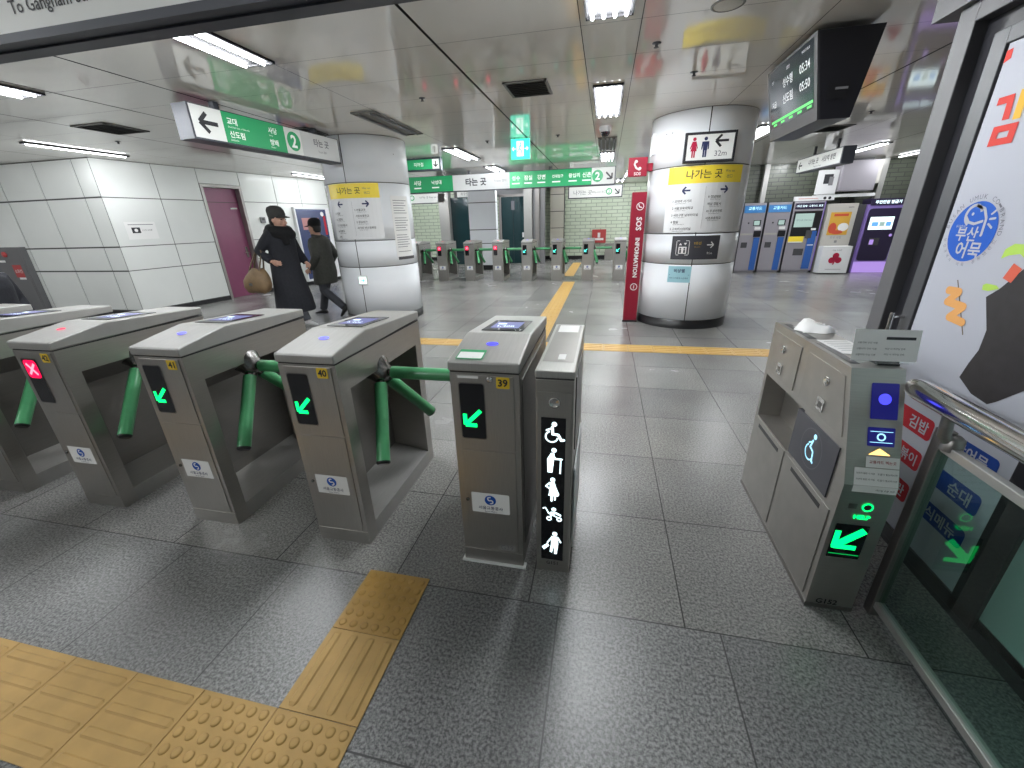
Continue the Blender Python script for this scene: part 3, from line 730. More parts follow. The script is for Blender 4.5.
# wheelchair
y = .728
s.disc(mp, cx+.004, y+.042, .0105, D); s.stroke(mp, [(cx-.004, y+.028), (cx-.002, y-.002), (cx+.020, y-.004), (cx+.032, y-.028), (cx+.042, y-.026)], .011, D); s.stroke(mp, [(cx-.004, y+.024), (cx-.026, y+.014)], .008, D); s.ring(mp, cx-.006, y-.014, .021, .0275, D, 0, 20, 110, 350)
s.build('wheelchair_symbol', ['white_glow'], pan); s = MB()   # elder with a stick
y = .600
s.disc(mp, cx+.004, y+.052, .0105, D); s.poly(mp, [(cx-.008,y+.040),(cx+.006,y+.038),(cx+.004,y+.0),(cx-.002,y-.055),(cx-.022,y-.055),(cx-.024,y+.010)], D); s.stroke(mp, [(cx, y+.028), (cx+.010, y+.012), (cx+.036, y+.012)], .008, D); s.stroke(mp, [(cx+.032, y+.012), (cx+.030, y-.055)], .006, D)
s.build('elder_symbol', ['white_glow'], pan); s = MB()   # pregnant
y = .460
s.disc(mp, cx, y+.050, .0105, D); s.poly(mp, [(cx-.012,y+.038),(cx+.008,y+.038),(cx+.014,y+.015),(cx+.028,y-.020),(cx+.024,y-.032),(cx-.018,y-.032),(cx-.012,y+.005)], D); s.stroke(mp, [(cx-.012, y+.034), (cx-.028, y+.016), (cx-.012, y+.004)], .007, D); s.stroke(mp, [(cx-.004, y-.03), (cx-.004, y-.056)], .009, D); s.stroke(mp, [(cx+.010, y-.03), (cx+.010, y-.050)], .008, D)
s.build('pregnant_symbol', ['white_glow'], pan); s = MB()   # pushchair
y = .334
s.ring(mp, cx-.014, y-.026, .006, .012, D); s.ring(mp, cx+.030, y-.026, .006, .012, D); s.stroke(mp, [(cx-.040, y+.026), (cx-.030, y+.030), (cx-.016, y+.002), (cx+.030, y-.020)], .006, D); s.stroke(mp, [(cx-.014, y-.02), (cx+.010, y+.004)], .006, D); s.disc(mp, cx+.006, y+.024, .010, D); s.stroke(mp, [(cx-.006, y+.006), (cx+.016, y+.006), (cx+.034, y-.004)], .010, D)
s.build('pushchair_symbol', ['white_glow'], pan); s = MB()   # traveller with case
y = .172
s.disc(mp, cx+.012, y+.054, .011, D); s.poly(mp, [(cx-.004,y+.040),(cx+.024,y+.040),(cx+.028,y+.0),(cx+.022,y-.060),(cx+.010,y-.060),(cx+.010,y-.010),(cx,y-.055),(cx-.010,y-.050),(cx-.004,y+.0)], D); s.stroke(mp, [(cx, y+.034), (cx-.020, y+.002)], .007, D); s.stroke(mp, [(cx+.026, y+.034), (cx+.038, y+.010)], .007, D); s.poly(mp, [(cx-.020,y-.002),(cx-.012,y-.016),(cx-.036,y-.042),(cx-.046,y-.026)], D)
s.build('traveller_symbol', ['white_glow'], pan)
m = MB(); m.text(mp, 'G151', .035, .108, .045, .064, .0046, 0, .02); m.build('lettering', ['darkgrey'], t)
m = MB(); m.box(W, W+.004, .10, .50, .60, .93); m.build('flap_slot', ['black'], t)
m = MB(); m.box(W+.003, W+.012, .06, .52, .10, .52); m.build('glass_flap', ['white'], t, bevel=.004)

# wheelchair gate cabinet ------------------------------------------------------
BX, BY, BW = .892, 1.445, .168
t = thing('wheelchair_gate_cabinet', 'steel wheelchair gate cabinet with lit green arrow beside the handrail', 'gate cabinet', (BX, BY, 0))
LB, TB = .875, .992
z1 = .60
yy = lambda z: 0 if z < z1 else (z-z1)*(.155/(TB-z1))
m = MB()
ya, yb = .38, .845      # niche
na, nb = .475, .712
pf = [(0,0),(0,z1),(.155,TB),(LB,TB),(LB,0)]
m.prism_x(pf, .11, BW)                                                   # right part
m.prism_x([(0,0),(0,.47),(LB,.47),(LB,0)], 0, .11)                       # below the niche
m.prism_x([(yy(.715),.715),(.155,TB),(LB,TB),(LB,.715)], 0, .11)         # above it
m.prism_x([(0,.47),(0,z1),(yy(.715),.715),(ya,.715),(ya,.47)], 0, .11)   # front block
m.prism_x([(yb,.47),(yb,.715),(LB,.715),(LB,.47)], 0, .11)
m.build('cabinet_body', ['steel'], t)
mp = flat((0, LB, 0), (0,-1,0), (0,0,1))       # left side, u = LB - y
U = lambda y: LB-y
for nm, y0, y1 in (('upper_door', .13, .46), ('upper_door', .53, .845)):
    m = MB()
    pts = [(U(y1),.745),(U(y0 if y0 > .2 else yy(.745)+.03),.745),(U(y0 if y0 > .2 else yy(.955)+.03),.955),(U(y1),.955)]
    vs = [mp(u, v, 0) for u, v in pts]+[mp(u, v, .004) for u, v in pts]
    m.add(vs, [(4,5,6,7),(0,1,5,4),(1,2,6,5),(2,3,7,6),(3,0,4,7)]); d = m.build(nm, ['steel_front'], t)
    c = U(.27 if y0 < .2 else .70)
    q = MB(); q.lathe([(.020, 0), (.020, .006), (.012, .009), (0, .009)], mp(c, .893, .004), (-1,0,0), 20); q.build('lock', ['chrome'], d)
    q = MB(); q.plate(mp, c-.026, c+.026, .768, .820, .004, .009, 0); q.plate(mp, c-.016, c+.016, .780, .806, .009, .0095, 1); q.build('latch', ['chrome', 'steel_dark'], d, bevel=.002)
for y0, y1 in ((.03, .42), (.46, .85)):
    m = MB(); m.plate(mp, U(y1), U(y0), .035, .462, 0, .004); d = m.build('lower_door', ['steel_front'], t, bevel=.002)
    q = MB(); q.plate(mp, U(y1)+.06, U(y0)-.06, .420, .440, .004, .0055); q.build('door_slot', ['black'], d)
m = MB(); m.plate(mp, U(.425), U(.075), .485, .705, -.02, .005); pan = m.build('symbol_panel', ['sign_dark'], t)
s = MB(); cx, cy, D = U(.25), .60, .0065
s.ring(mp, cx, cy, .083, .087, .0058, 1, 30)
s.disc(mp, cx+.012, cy+.060, .0115, D); s.stroke(mp, [(cx+.004, cy+.040), (cx-.006, cy+.006), (cx+.022, cy-.004), (cx+.028, cy-.044), (cx+.038, cy-.046)], .009, D); s.stroke(mp, [(cx+.002, cy+.034), (cx-.022, cy+.018)], .006, D); s.ring(mp, cx-.004, cy-.018, .030, .036, D, 0, 24, 120, 330)
s.build('wheelchair_symbol', ['cyan_glow', 'inkgrey'], pan)
mtop = flat((0, 0, TB), (1,0,0), (0,1,0))
m = MB(); m.rect(mtop, .018, .05, .20, .48, .001); m.rect(mtop, .018, .05, .54, .82, .001); m.build('top_slots', ['black'], t)
# sloping front face
mf = flat((0, 0, z1), (1,0,0), (0, .155, TB-z1)); fv = lambda z: (z-z1)*math.hypot(.155, TB-z1)/(TB-z1)
m = MB(); m.rrect(mf, .066, .150, fv(.825), fv(.945), .004, .002, 0); rd = m.build('card_reader', ['blue_dim'], t)
m = MB(); m.ring(mf, .108, fv(.892), .022, .026, .003, 0); m.disc(mf, .108, fv(.892), .020, .003, 1); m.build('reader_light', ['blue_dim', 'blue_glow'], rd)
m = MB(); m.rrect(mf, .062, .146, fv(.735), fv(.798), .004, .002, 0); rd = m.build('card_slot_panel', ['blue_dim'], t)
m = MB(); m.ring(mf, .104, fv(.766), .009, .014, .003, 0); m.stroke(mf, [(.07, fv(.784)), (.138, fv(.784))], .002, .003, 0); m.stroke(mf, [(.07, fv(.748)), (.138, fv(.748))], .002, .003, 0); m.build('slot_mark', ['cyan_glow'], rd)
m = MB(); m.poly(mf, [(.068, fv(.706)), (.136, fv(.706)), (.102, fv(.728))], .002); m.build('card_triangle', ['amber'], t)
m = MB(); m.rect(mf, .062, .165, fv(.664), fv(.700), .002, 0); m.text(mf, '교통카드 찍는곳', .072, .155, fv(.672), fv(.692), .003, 1, .01); m.build('notice_title', ['paper', 'redlabel'], t)
m = MB(); m.rect(mf, .028, .165, fv(.602), fv(.661), .002, 0); m.rect(FRONT(), .028, .165, .574, .602, .002, 0)
for i, z in enumerate((.645, .625)): m.text(mf, '보호자 동반 시 이용', .034, .092, fv(z-.007), fv(z+.003), .003, 1); m.text(mf, '도움이 필요하시면', .100, .160, fv(z-.007), fv(z+.003), .003, 1)
m.text(FRONT(), '역무실 호출 버튼', .100, .158, .582, .592, .003, 1); m.build('notice', ['paper', 'ink'], t)
f = FRONT()
m = MB(); m.ring(f, .096, .510, .013, .018, .003, 0, 20); m.disc(f, .096, .510, .012, .0028, 1); m.build('help_button', ['led_green', 'gap'], t)
m = MB(); m.rect(f, .035, .062, .500, .522, .002); m.build('call_plate', ['steel_dark'], t)
m = MB(); m.text(f, 'HELP',   .052, .126, .456, .474, .003, 0, .04); m.build('help_lettering', ['led_green'], t)
m = MB(); m.rrect(f, .016, .126, .268, .428, .004, .002, 0); win = m.build('signal_window', ['blackglass'], t)
m = MB(); c = (.070, .362); m.stroke(f, [(c[0]+.044, c[1]+.044), (c[0]-.030, c[1]-.030)], .030, .0035, 0, False); m.stroke(f, [(c[0]-.040, c[1]+.034), (c[0]-.040, c[1]-.040), (c[0]+.034, c[1]-.040)], .020, .0035, 0, False); m.poly(f, [(c[0]-.048, c[1]-.048), (c[0]+.01, c[1]-.048), (c[0]-.048, c[1]+.01)], .0036); m.build('green_arrow', ['led_green'], win)
m = MB(); m.rect(f, .020, .122, .285, .289, .003); m.build('window_edge', ['led_greend'], win)
m = MB(); m.text(f, 'G152', .025, .120, .022, .048, .002, 0, .02); m.build('lettering', ['ink'], t)
m = MB(); m.box(-.004, BW, -.004, LB, 0, .018); m.build('base_plinth', ['steel_dark'], t)

# things lying on the cabinet
t = thing('notice_stand', 'clear acrylic stand holding a printed notice on top of the wheelchair gate cabinet', 'sign holder', (BX+.10, BY+.20, TB))
mp = flat((-.085, .0, .0), (1, 0, 0), (0, .18, 1))
m = MB(); m.plate(mp, .01, .185, .004, .10, -.004, -.0015); m.build('acrylic_plate', ['acrylic'], t)
m = MB(); m.box(.0, .07, -.005, .05, 0, .006); m.build('stand_foot', ['black'], t)
m = MB(); m.plate(mp, .0, .205, .014, .128, 0, .001, 0); m.rect(mp, .10, .19, .092, .102, .002, 1)
for i in range(3): m.text(mp, '교통약자 우선 이용', .012, .075, .076-.022*i, .084-.022*i, .002, 1)
for i in range(2): m.text(mp, '비상 시 역무실 연락', .10, .165, .056-.02*i, .063-.02*i, .002, 1)
m.build('printed_notice', ['paper', 'ink'], t)
m = MB(); n = 9; rr = random.Random(3); vs = []
for i in range(n):
    for j in range(n):
        u, v = i/(n-1), j/(n-1); e = min(u, 1-u, v, 1-v)
        vs.append((-.07+.14*u+.012*math.sin(9*v), -.06+.12*v+.010*math.sin(8*u), .002+.05*min(1, e*4)*(.5+.5*math.sin(5*u+3)*math.cos(6*v))+rr.random()*.008*(e > 0)))
m.add(vs, [(i*n+j, i*n+j+1, (i+1)*n+j+1, (i+1)*n+j) for i in range(n-1) for j in range(n-1)], 0, True)
o = m.build('crumpled_tissue', ['paper'], loc=(BX+.10, BY+.70, TB)); tag(o, 'crumpled white tissue at the back of the wheelchair gate cabinet top', 'tissue')
mp = flat((BX+.05, BY+.32, TB+.001), (1, .05, 0), (-.05, 1, 0)); m = MB(); m.plate(mp, .0, .12, 0, .20, 0, .002, 0)
for i in range(6): m.rect(mp, .015, .105, .17-.026*i, .174-.026*i, .0025, 1)
o = m.build('paper_sheet', ['paper', 'inkgrey']); tag(o, 'flat printed sheet on the cabinet top between the tissue and the notice stand', 'paper')

# handrail and glass fence ---------------------------------------------------------
t = thing('glass_fence', 'steel framed glass fence with a fat round handrail beside the shop poster', 'fence', (1.14, 1.46, 0))
m = MB(); m.tube([(-.04, .14, .930), (-.04, .10, .932), (-.04, -1.9, .932)], [.030, .037, .037], 24); m.build('handrail', ['chrome'], t)
for yv in (.0, -1.6):
    m = MB(); m.box(-.02, .02, yv-.02, yv+.02, 0, .835); m.build('post', ['steel_dark'], t, bevel=.003)
    m = MB(); m.tube([(-.0, yv-.035, .80), (-.03, yv-.035, .83), (-.04, yv-.035, .91)], [.022, .018, .016], 14); m.lathe([(.03, -.02), (.03, .02), (.02, .03), (0, .03)], (.0, yv-.035, .80), (0,0,1), 14); m.build('rail_bracket', ['steel_dark'], t)
m = MB(); m.box(-.014, .014, -1.6, -.02, .765, .795); m.build('top_rail', ['steel_lite'], t, bevel=.003)
m = MB(); m.box(-.016, .016, -1.9, -.02, .045, .075); m.build('bottom_rail', ['steel_lite'], t, bevel=.003)
m = MB(); m.box(-.004, .004, -1.58, -.02, .07, .77); m.build('glass_pane', ['glass'], t)

# ================================================================== SHOP POSTER
t = thing('food_poster', 'white food poster with blue round emblem and dark rice roll on shop door', 'poster', (XW+.012, 2.206, 0))
mp = flat((0,0,0), (0,-1,0), (0,0,1))
m = MB(); m.plate(mp, .004, .690, .102, 2.072, -.006, 0); m.build('poster_sheet', ['poster'], t)
m = MB(); m.poly(mp, [(.004,2.05),(.03,2.052),(.034,2.02),(.004,2.01)], .001, 0); m.build('red_mark', ['kimred'], t)
m = MB()
m.poly(mp, [(.046,1.893),(.115,1.893),(.125,1.812),(.095,1.812),(.090,1.868),(.046,1.868)], .002, 0)
m.poly(mp, [(.135,1.900),(.165,1.900),(.172,1.806),(.140,1.806)], .002, 1)
for q in ([(.07,1.795),(.175,1.795),(.175,1.772),(.07,1.772)], [(.07,1.752),(.175,1.752),(.175,1.729),(.07,1.729)], [(.07,1.772),(.10,1.772),(.10,1.752),(.07,1.752)], [(.145,1.772),(.175,1.772),(.175,1.752),(.145,1.752)]): m.poly(mp, q, .002, 0)
m.text(mp, '밥', .215, .36, 1.73, 1.90, .002, 0, .03); m.build('title_lettering', ['kimred', 'kimyel'], t)
cx, cy, r = .143, 1.425, .112
m = MB(); m.disc(mp, cx, cy, r, .001, 0, 40); em = m.build('round_emblem', ['embblue'], t)
m = MB(); D = .002
for i, ch in enumerate('BUSAN UMUK CO-BRAND'):
    a = R(172 - i*9.6)
    if ch != ' ':
        o_ = (cx+.121*math.cos(a), cy+.121*math.sin(a)); rot = a-PI/2
        fm = (lambda o_, rot: (lambda u, v, d=0.: mp(o_[0]+u*math.cos(rot)-v*math.sin(rot), o_[1]+u*math.sin(rot)+v*math.cos(rot), d)))(o_, rot)
        m.text(fm, ch, -.009, .009, -.001, .016, D, 1)
for i, ch in enumerate('부산광역시 어묵 공동브랜드'):
    a = R(196 + i*11.5)
    if ch != ' ':
        o_ = (cx+.129*math.cos(a), cy+.129*math.sin(a)); rot = a+PI/2
        fm = (lambda o_, rot: (lambda u, v, d=0.: mp(o_[0]+u*math.cos(rot)-v*math.sin(rot), o_[1]+u*math.sin(rot)+v*math.cos(rot), d)))(o_, rot)
        m.text(fm, ch, -.008, .008, -.002, .012, D, 1)
m.ring(mp, cx-.018, cy+.062, .030, .042, D, 0, 20, 20, 250)
m.stroke(mp, [(cx-.05, cy+.055), (cx-.03, cy+.036), (cx, cy+.030), (cx+.035, cy+.040)], .010, D, 0); m.stroke(mp, [(cx-.02, cy+.098), (cx+.025, cy+.085), (cx+.048, cy+.05), (cx+.052, cy-.01)], .011, D, 0)
m.disc(mp, cx-.022, cy+.066, .006, D, 0)
for a in (35, 5, -25): m.stroke(mp, [(cx+.066*1+.0*a, cy+.045+.0006*a), (cx+.066+.022*math.cos(R(a)), cy+.045+.03*math.sin(R(a))+.0006*a)], .008, D, 0)
m.text(mp, '부산', cx-.070, cx+.035, cy-.045, cy+.030, D, 0, .02); m.text(mp, '어묵', cx-.045, cx+.075, cy-.100, cy-.035, D, 0, .02); m.text(mp, '우리밥상', cx-.085, cx-.035, cy+.012, cy+.027, D, 0)
m.build('emblem_lettering', ['poster', 'inkgrey'], em)
m = MB(); m.stroke(mp, [(.139,1.197),(.193,1.198),(.152,1.152),(.240,1.146),(.190,1.095),(.262,1.088)], .032, .0015, 0); m.stroke(mp, [(.165,1.24),(.285,1.045)], .005, .001, 1); m.build('fishcake_skewer', ['orange', 'strap'], t)
m = MB(); m.poly(mp, [(.32,1.20),(.36,1.235),(.433,1.33),(.65,1.33),(.66,.98),(.60,.93),(.53,.86),(.499,.835),(.422,.845),(.345,.885),(.36,.95),(.379,1.008),(.377,1.086)], .001, 0); m.build('dark_rice_roll', ['seaweed'], t)
m = MB(); m.poly(mp, [(.318,1.338),(.322,1.372),(.35,1.392),(.40,1.392),(.43,1.37),(.44,1.335),(.41,1.345),(.385,1.360),(.345,1.352)], .0016, 0); m.poly(mp, [(.292,1.222),(.288,1.24),(.30,1.247),(.345,1.246),(.36,1.236),(.32,1.222)], .0016, 0); m.poly(mp, [(.356,1.274),(.376,1.328),(.415,1.312),(.395,1.262)], .0016, 1); m.build('roll_filling', ['leaf', 'fillred'], t)
for txt, v0, v1, mat in (('김밥', .572, .668, 'redlabel'), ('떡볶이', .417, .510, 'redlabel'), ('계란', .247, .343, 'redlabel')):
    m = MB(); m.rrect(mp, .02, .326, v0, v1, .02, .001, 0); m.text(mp, txt, .06, .302, v0+.018, v1-.018, .002, 1, .02, 'R'); m.build('red_label', [mat, 'poster'], t)
for txt, v0, v1 in (('부산어묵', .592, .672), ('순대', .425, .512), ('간식메뉴', .268, .352)):
    m = MB(); m.rrect(mp, .36, .640, v0, v1, .02, .001, 0); m.text(mp, txt, .375, .60, v0+.014, v1-.014, .002, 1, .02, 'R'); m.build('blue_label', ['bluelabel', 'poster'], t)

# ================================================================== HANGING SIGNS
t = thing('overhead_sign', 'long white overhead sign in a dark frame, cut by the top left corner', 'sign', (0, 1.40, -.022))
m = MB(); m.box(-4.6, .9, .0, .13, 2.185, 2.20); m.box(-4.6, .9, .0, .012, 2.20, 2.212); m.box(-4.6, .9, .118, .13, 2.2, CEIL-.01); m.box(-4.6, -4.58, 0, .13, 2.2, CEIL-.01); m.box(.88, .9, 0, .13, 2.2, CEIL-.01); m.box(-4.6, .9, 0, .13, CEIL-.03, CEIL-.005)
m.box(-4.6, .9, .05, .055, 2.178, 2.186); m.build('sign_frame', ['sign_frame'], t)
m = MB(); m.box(-4.58, .88, .004, .116, 2.212, CEIL-.03); m.build('sign_face', ['sign_white'], t)
m = MB(); mp = FRONT(0, .004); m.text(mp, 'To Gangnam Stn.', -2.085, -1.705, 2.238, 2.31, .002, 0, .01, 'L'); m.build('lettering', ['ink'], t)

dv = Vector((.177, 2.094, 0)).normalized()
t = thing('line_sign', 'long hanging sign with black arrow, green station list and a green circled 2', 'sign', (-3.94, 3.816, 0))
mp = flat((0,0,0), dv, (0,0,1)); Lq = 2.10
m = MB(); m.plate(mp, -.02, Lq+.02, 2.345, 2.655, -.20, -.004); m.build('sign_case', ['sign_frame'], t, bevel=.004)
m = MB(); m.plate(mp, 0, .33, 2.365, 2.645, -.004, 0, 0); m.plate(mp, .33, 1.14, 2.365, 2.645, -.004, 0, 1); m.plate(mp, 1.14, 1.40, 2.365, 2.645, -.004, 0, 0); m.plate(mp, 1.40, Lq, 2.365, 2.645, -.004, 0, 2)
m.build('sign_face', ['sign_white', 'sign_green', 'sign_grey'], t)
LM = ['ink', 'sign_green', 'sign_text', 'inkgrey']
m = MB(); m.arrow(mp, .165, 2.505, .20, 180, .038, .002, 0); m.build('arrow', LM, t)
m = MB(); m.disc(mp, 1.27, 2.505, .105, .002, 1, 28); m.text(mp, '2', 1.2, 1.34, 2.435, 2.575, .003, 2, .03); m.build('line_number', LM, t); m = MB()
for s_, en, u0, u1, v0, v1 in (('교대', "Seoul Nat'l Univ. of Education", .38, .58, 2.535, 2.60), ('신도림', 'Sindorim', .38, .68, 2.415, 2.48), ('사당', 'Sadang', .90, 1.10, 2.535, 2.60), ('방배', 'Bangbae', .90, 1.10, 2.415, 2.48)):
    m = MB(); m.text(mp, s_, u0, u1, v0, v1, .002, 2, .02, 'L'); m.text(mp, en, u0, u0+.26, v0-.03, v0-.012, .002, 2, 0, 'L'); m.build('station_name', LM, t)
m = MB()
m.text(mp, '타는 곳', 1.60, 1.92, 2.50, 2.59, .002, 3, .02); m.text(mp, 'Tracks 열차', 1.62, 1.90, 2.43, 2.46, .002, 3); m.build('lettering', ['ink', 'sign_green', 'sign_text', 'inkgrey'], t)
for u in (.35, 1.75): MB().plate(mp, u-.03, u+.03, 2.655, CEIL, -.12, -.06).build('hanger', ['sign_frame'], t)

# screen
t = thing('hanging_screen', 'black wedge-shaped arrival screen hanging from the ceiling at upper right', 'screen', (1.55, 4.40, 0))
y0, y1 = -.48, .48; pf = [(-.168, 2.695), (.239, 2.695), (.15, 2.15), (-.051, 2.15)]
m = MB(); m.prism_y(pf, y0, y1); m.build('screen_case', ['tv_side'], t, bevel=.004)
ms = flat((-.051, y1, 2.15), (0,-1,0), (-.117, 0, .545)); H = math.hypot(.117, .545)
m = MB(); m.plate(ms, 0, .96, 0, H, 0, .012); m.build('screen_bezel', ['tv_case'], t)
m = MB(); m.plate(FRONT(-.06, y0), -.0, .0, 0, 0, 0, 0); 
m = MB(); m.rect(ms, .05, .91, .09, H-.02, .0135, 0); scn = m.build('screen_display', ['tv'], t)
m = MB(); D = .0145
m.text(ms, '성수행', .30, .58, .36, .43, D, 0, .01); m.text(ms, '05:34', .66, .86, .37, .43, D, 0, .01); m.text(ms, '신도림', .30, .58, .24, .31, D, 0, .01); m.text(ms, '05:50', .66, .86, .25, .31, D, 0, .01)
m.text(ms, '지금', .10, .20, .25, .30, D, 0); m.text(ms, '2호선', .40, .50, .475, .50, D, 0); m.text(ms, '현재시각 05:30', .68, .88, .49, .51, D, 0); m.text(ms, '안내', .08, .17, .44, .465, D, 0)
m.rect(ms, .08, .90, .130, .150, D, 1)
for i in range(5): m.rect(ms, .12+.17*i, .2+.17*i, .105, .122, D, 1)
m.build('screen_picture', ['tv_text', 'tv_green'], scn)
m = MB(); f = FRONT(0, y0); m.rect(f, -.04, .10, 2.27, 2.37, .006, 0); m.rect(f, .01, .09, 2.33, 2.345, .007, 1); m.build('side_label', ['black', 'grey'], t)
m = MB(); m.box(-.10, .15, -.3, .3, 2.695, CEIL); m.build('ceiling_mount', ['tv_case'], t)

# exit sign
t = thing('exit_sign', 'glowing green running-man exit sign hanging from the ceiling', 'exit sign', (-1.39, 7.2, 0))
m = MB(); m.box(-.15, .15, 0, .06, 2.43, 2.715); m.build('sign_box', ['exit_green'], t, bevel=.003)
mp = FRONT(); m = MB(); D = .002; m.rect(mp, -.055, .055, 2.47, 2.68, D, 0); m.arrow(mp, .10, 2.575, .06, 0, .012, D, 0); m.arrow(mp, -.10, 2.575, .06, 180, .012, D, 0); m.build('sign_symbols', ['exit_white'], t)
m = MB(); m.disc(mp, .012, 2.65, .014, .003); m.stroke(mp, [(.005, 2.63), (-.008, 2.575), (.02, 2.545), (.012, 2.50)], .016, .003); m.stroke(mp, [(-.008, 2.575), (-.035, 2.55), (-.045, 2.53)], .014, .003); m.stroke(mp, [(-.03, 2.595), (.0, 2.62), (.028, 2.60)], .010, .003); m.build('running_man', ['exit_green'], t)
for x in (-.095, .095): MB().box(x-.005, x+.005, .02, .04, 2.715, CEIL).build('hanger', ['darkgrey'], t)

# far header sign
t = thing('far_overhead_sign', 'long green and white overhead sign above the far gates', 'sign', (0, 11.06, 0))
m = MB(); m.box(-6.2, .16, .004, .16, 2.265, 2.655); m.build('sign_case', ['sign_frame'], t)
m = MB()
for a, b, c in ((-6.2, -3.92, 1), (-3.92, -2.42, 2), (-2.42, -.40, 1), (-.40, .14, 0)): m.box(a, b, 0, .004, 2.285, 2.645, c)
m.build('sign_face', ['sign_white', 'sign_green', 'sign_grey'], t)
m = MB(); mp = FRONT(); D = .003
m.text(mp, '타는 곳', -3.65, -2.95, 2.38, 2.56, D, 0, .03); m.build('platform_lettering', LM, t); m = MB(); m.text(mp, 'Tracks 열차', -2.82, -2.5, 2.40, 2.55, D, 3); m.build('platform_lettering', LM, t); m = MB(); m.disc(mp, -.26, 2.465, .13, D, 1, 24); m.text(mp, '2', -.36, -.16, 2.38, 2.55, D+.002, 2, .03); m.build('line_number', LM, t); m = MB(); m.arrow(mp, .01, 2.465, .20, -45, .035, D, 0); m.build('arrow', LM, t)
for s_, x in (('성수', -2.36), ('잠실', -2.05), ('강변', -1.72), ('건대입구', -1.35), ('왕십리', -.95), ('신촌', -.62), ('교대', -5.6), ('사당', -5.0), ('낙성대', -4.5)):
    m = MB(); m.text(mp, s_, x, x+.27, 2.45, 2.56, D, 2, .02, 'L'); m.rect(mp, x, x+.2, 2.37, 2.40, D, 2); m.build('station_name', LM, t)
for x in (-5.5, -3.5, -1.4): MB().box(x-.03, x+.03, .05, .1, 2.655, CEIL).build('hanger', ['darkgrey'], t)

def small_sign(name, label, x0, x1, y, z0, z1, facemat, items, extra=None):
    t = thing(name, label, 'sign', ((x0+x1)/2, y, 0)); w = (x1-x0)/2; mp = FRONT()
    m = MB(); m.box(-w-.03, w+.03, .005, .12, z0-.03, z1+.03); m.build('sign_case', ['sign_frame'], t)
    m = MB(); m.box(-w, w, 0, .005, z0, z1); m.build('sign_face', [facemat], t)
    m = MB(); items(m, mp, w); m.build('lettering', ['ink', 'sign_green', 'sign_text', 'inkgrey'], t)
    for x in (-w*.6, w*.6): MB().box(x-.02, x+.02, .04, .08, z1+.03, CEIL).build('hanger', ['darkgrey'], t)
    return t
def it1(m, mp, w):
    m.text(mp, '나가는 곳', -w+.15, -w+.75, 2.24, 2.42, .002, 3); m.text(mp, 'Way out 出口', -.1, .35, 2.26, 2.40, .002, 3); m.ring(mp, .45, 2.335, .07, .10, .002, 1); m.text(mp, '2', .40, .50, 2.28, 2.39, .002, 1); m.arrow(mp, .70, 2.335, .2, -45, .035, .002, 0)
small_sign('platform_sign', 'small white hanging sign with diagonal arrow in front of the green tiles', -1.26, .44, 15.0, 2.18, 2.50, 'sign_white', it1)
def it2(m, mp, w):
    m.ring(mp, -w+.3, 2.40, .06, .09, .002, 1); m.text(mp, '나가는 곳 Way out', -w+.6, w-.3, 2.32, 2.48, .002, 3)
small_sign('platform_sign', 'small white hanging sign over the green tiles left of the lift', -7.3, -5.75, 15.2, 2.22, 2.52, 'sign_white', it2)
def it3(m, mp, w):
    m.text(mp, '지하철', -w+.06, .1, 2.57, 2.64, .002, 2); m.rect(mp, w-.14, w, 2.52, 2.69, .0015, 2); m.arrow(mp, w-.07, 2.605, .1, -90, .02, .003, 0)
small_sign('direction_sign', 'small green hanging sign half hidden by the left column', -3.95, -3.27, 8.5, 2.52, 2.69, 'sign_green', it3)

t = thing('exit_direction_sign', 'white hanging sign with a dark end cap in front of the ticket machines', 'sign', (3.92, 9.0, 0))
mp = flat((0, 1.85, 0), (0,-1,0), (0,0,1))
m = MB(); m.plate(mp, 0, 1.85, 2.285, 2.56, -.20, -.004); m.build('sign_case', ['sign_frame'], t, bevel=.004)
m = MB(); m.plate(mp, .03, 1.82, 2.305, 2.54, -.004, 0); m.build('sign_face', ['sign_white'], t)
m = MB(); m.text(mp, '나가는 곳', .55, 1.0, 2.39, 2.49, .002, 0, .02); m.build('lettering', ['ink'], t); m = MB(); m.text(mp, '사당역 방면', 1.1, 1.65, 2.39, 2.49, .002, 0, .02); m.build('lettering', ['ink'], t); m = MB(); m.text(mp, 'Way out to Sadang', .55, 1.4, 2.325, 2.36, .002, 3); m.build('lettering', ['ink', 'sign_green', 'sign_text', 'inkgrey'], t); m = MB(); m.arrow(mp, .2, 2.42, .16, 180, .03, .002, 0); m.build('arrow', ['ink', 'sign_green', 'sign_text', 'inkgrey'], t)
for u in (.5, 1.4): MB().plate(mp, u-.02, u+.02, 2.56, CEIL, -.12, -.08).build('hanger', ['darkgrey'], t)

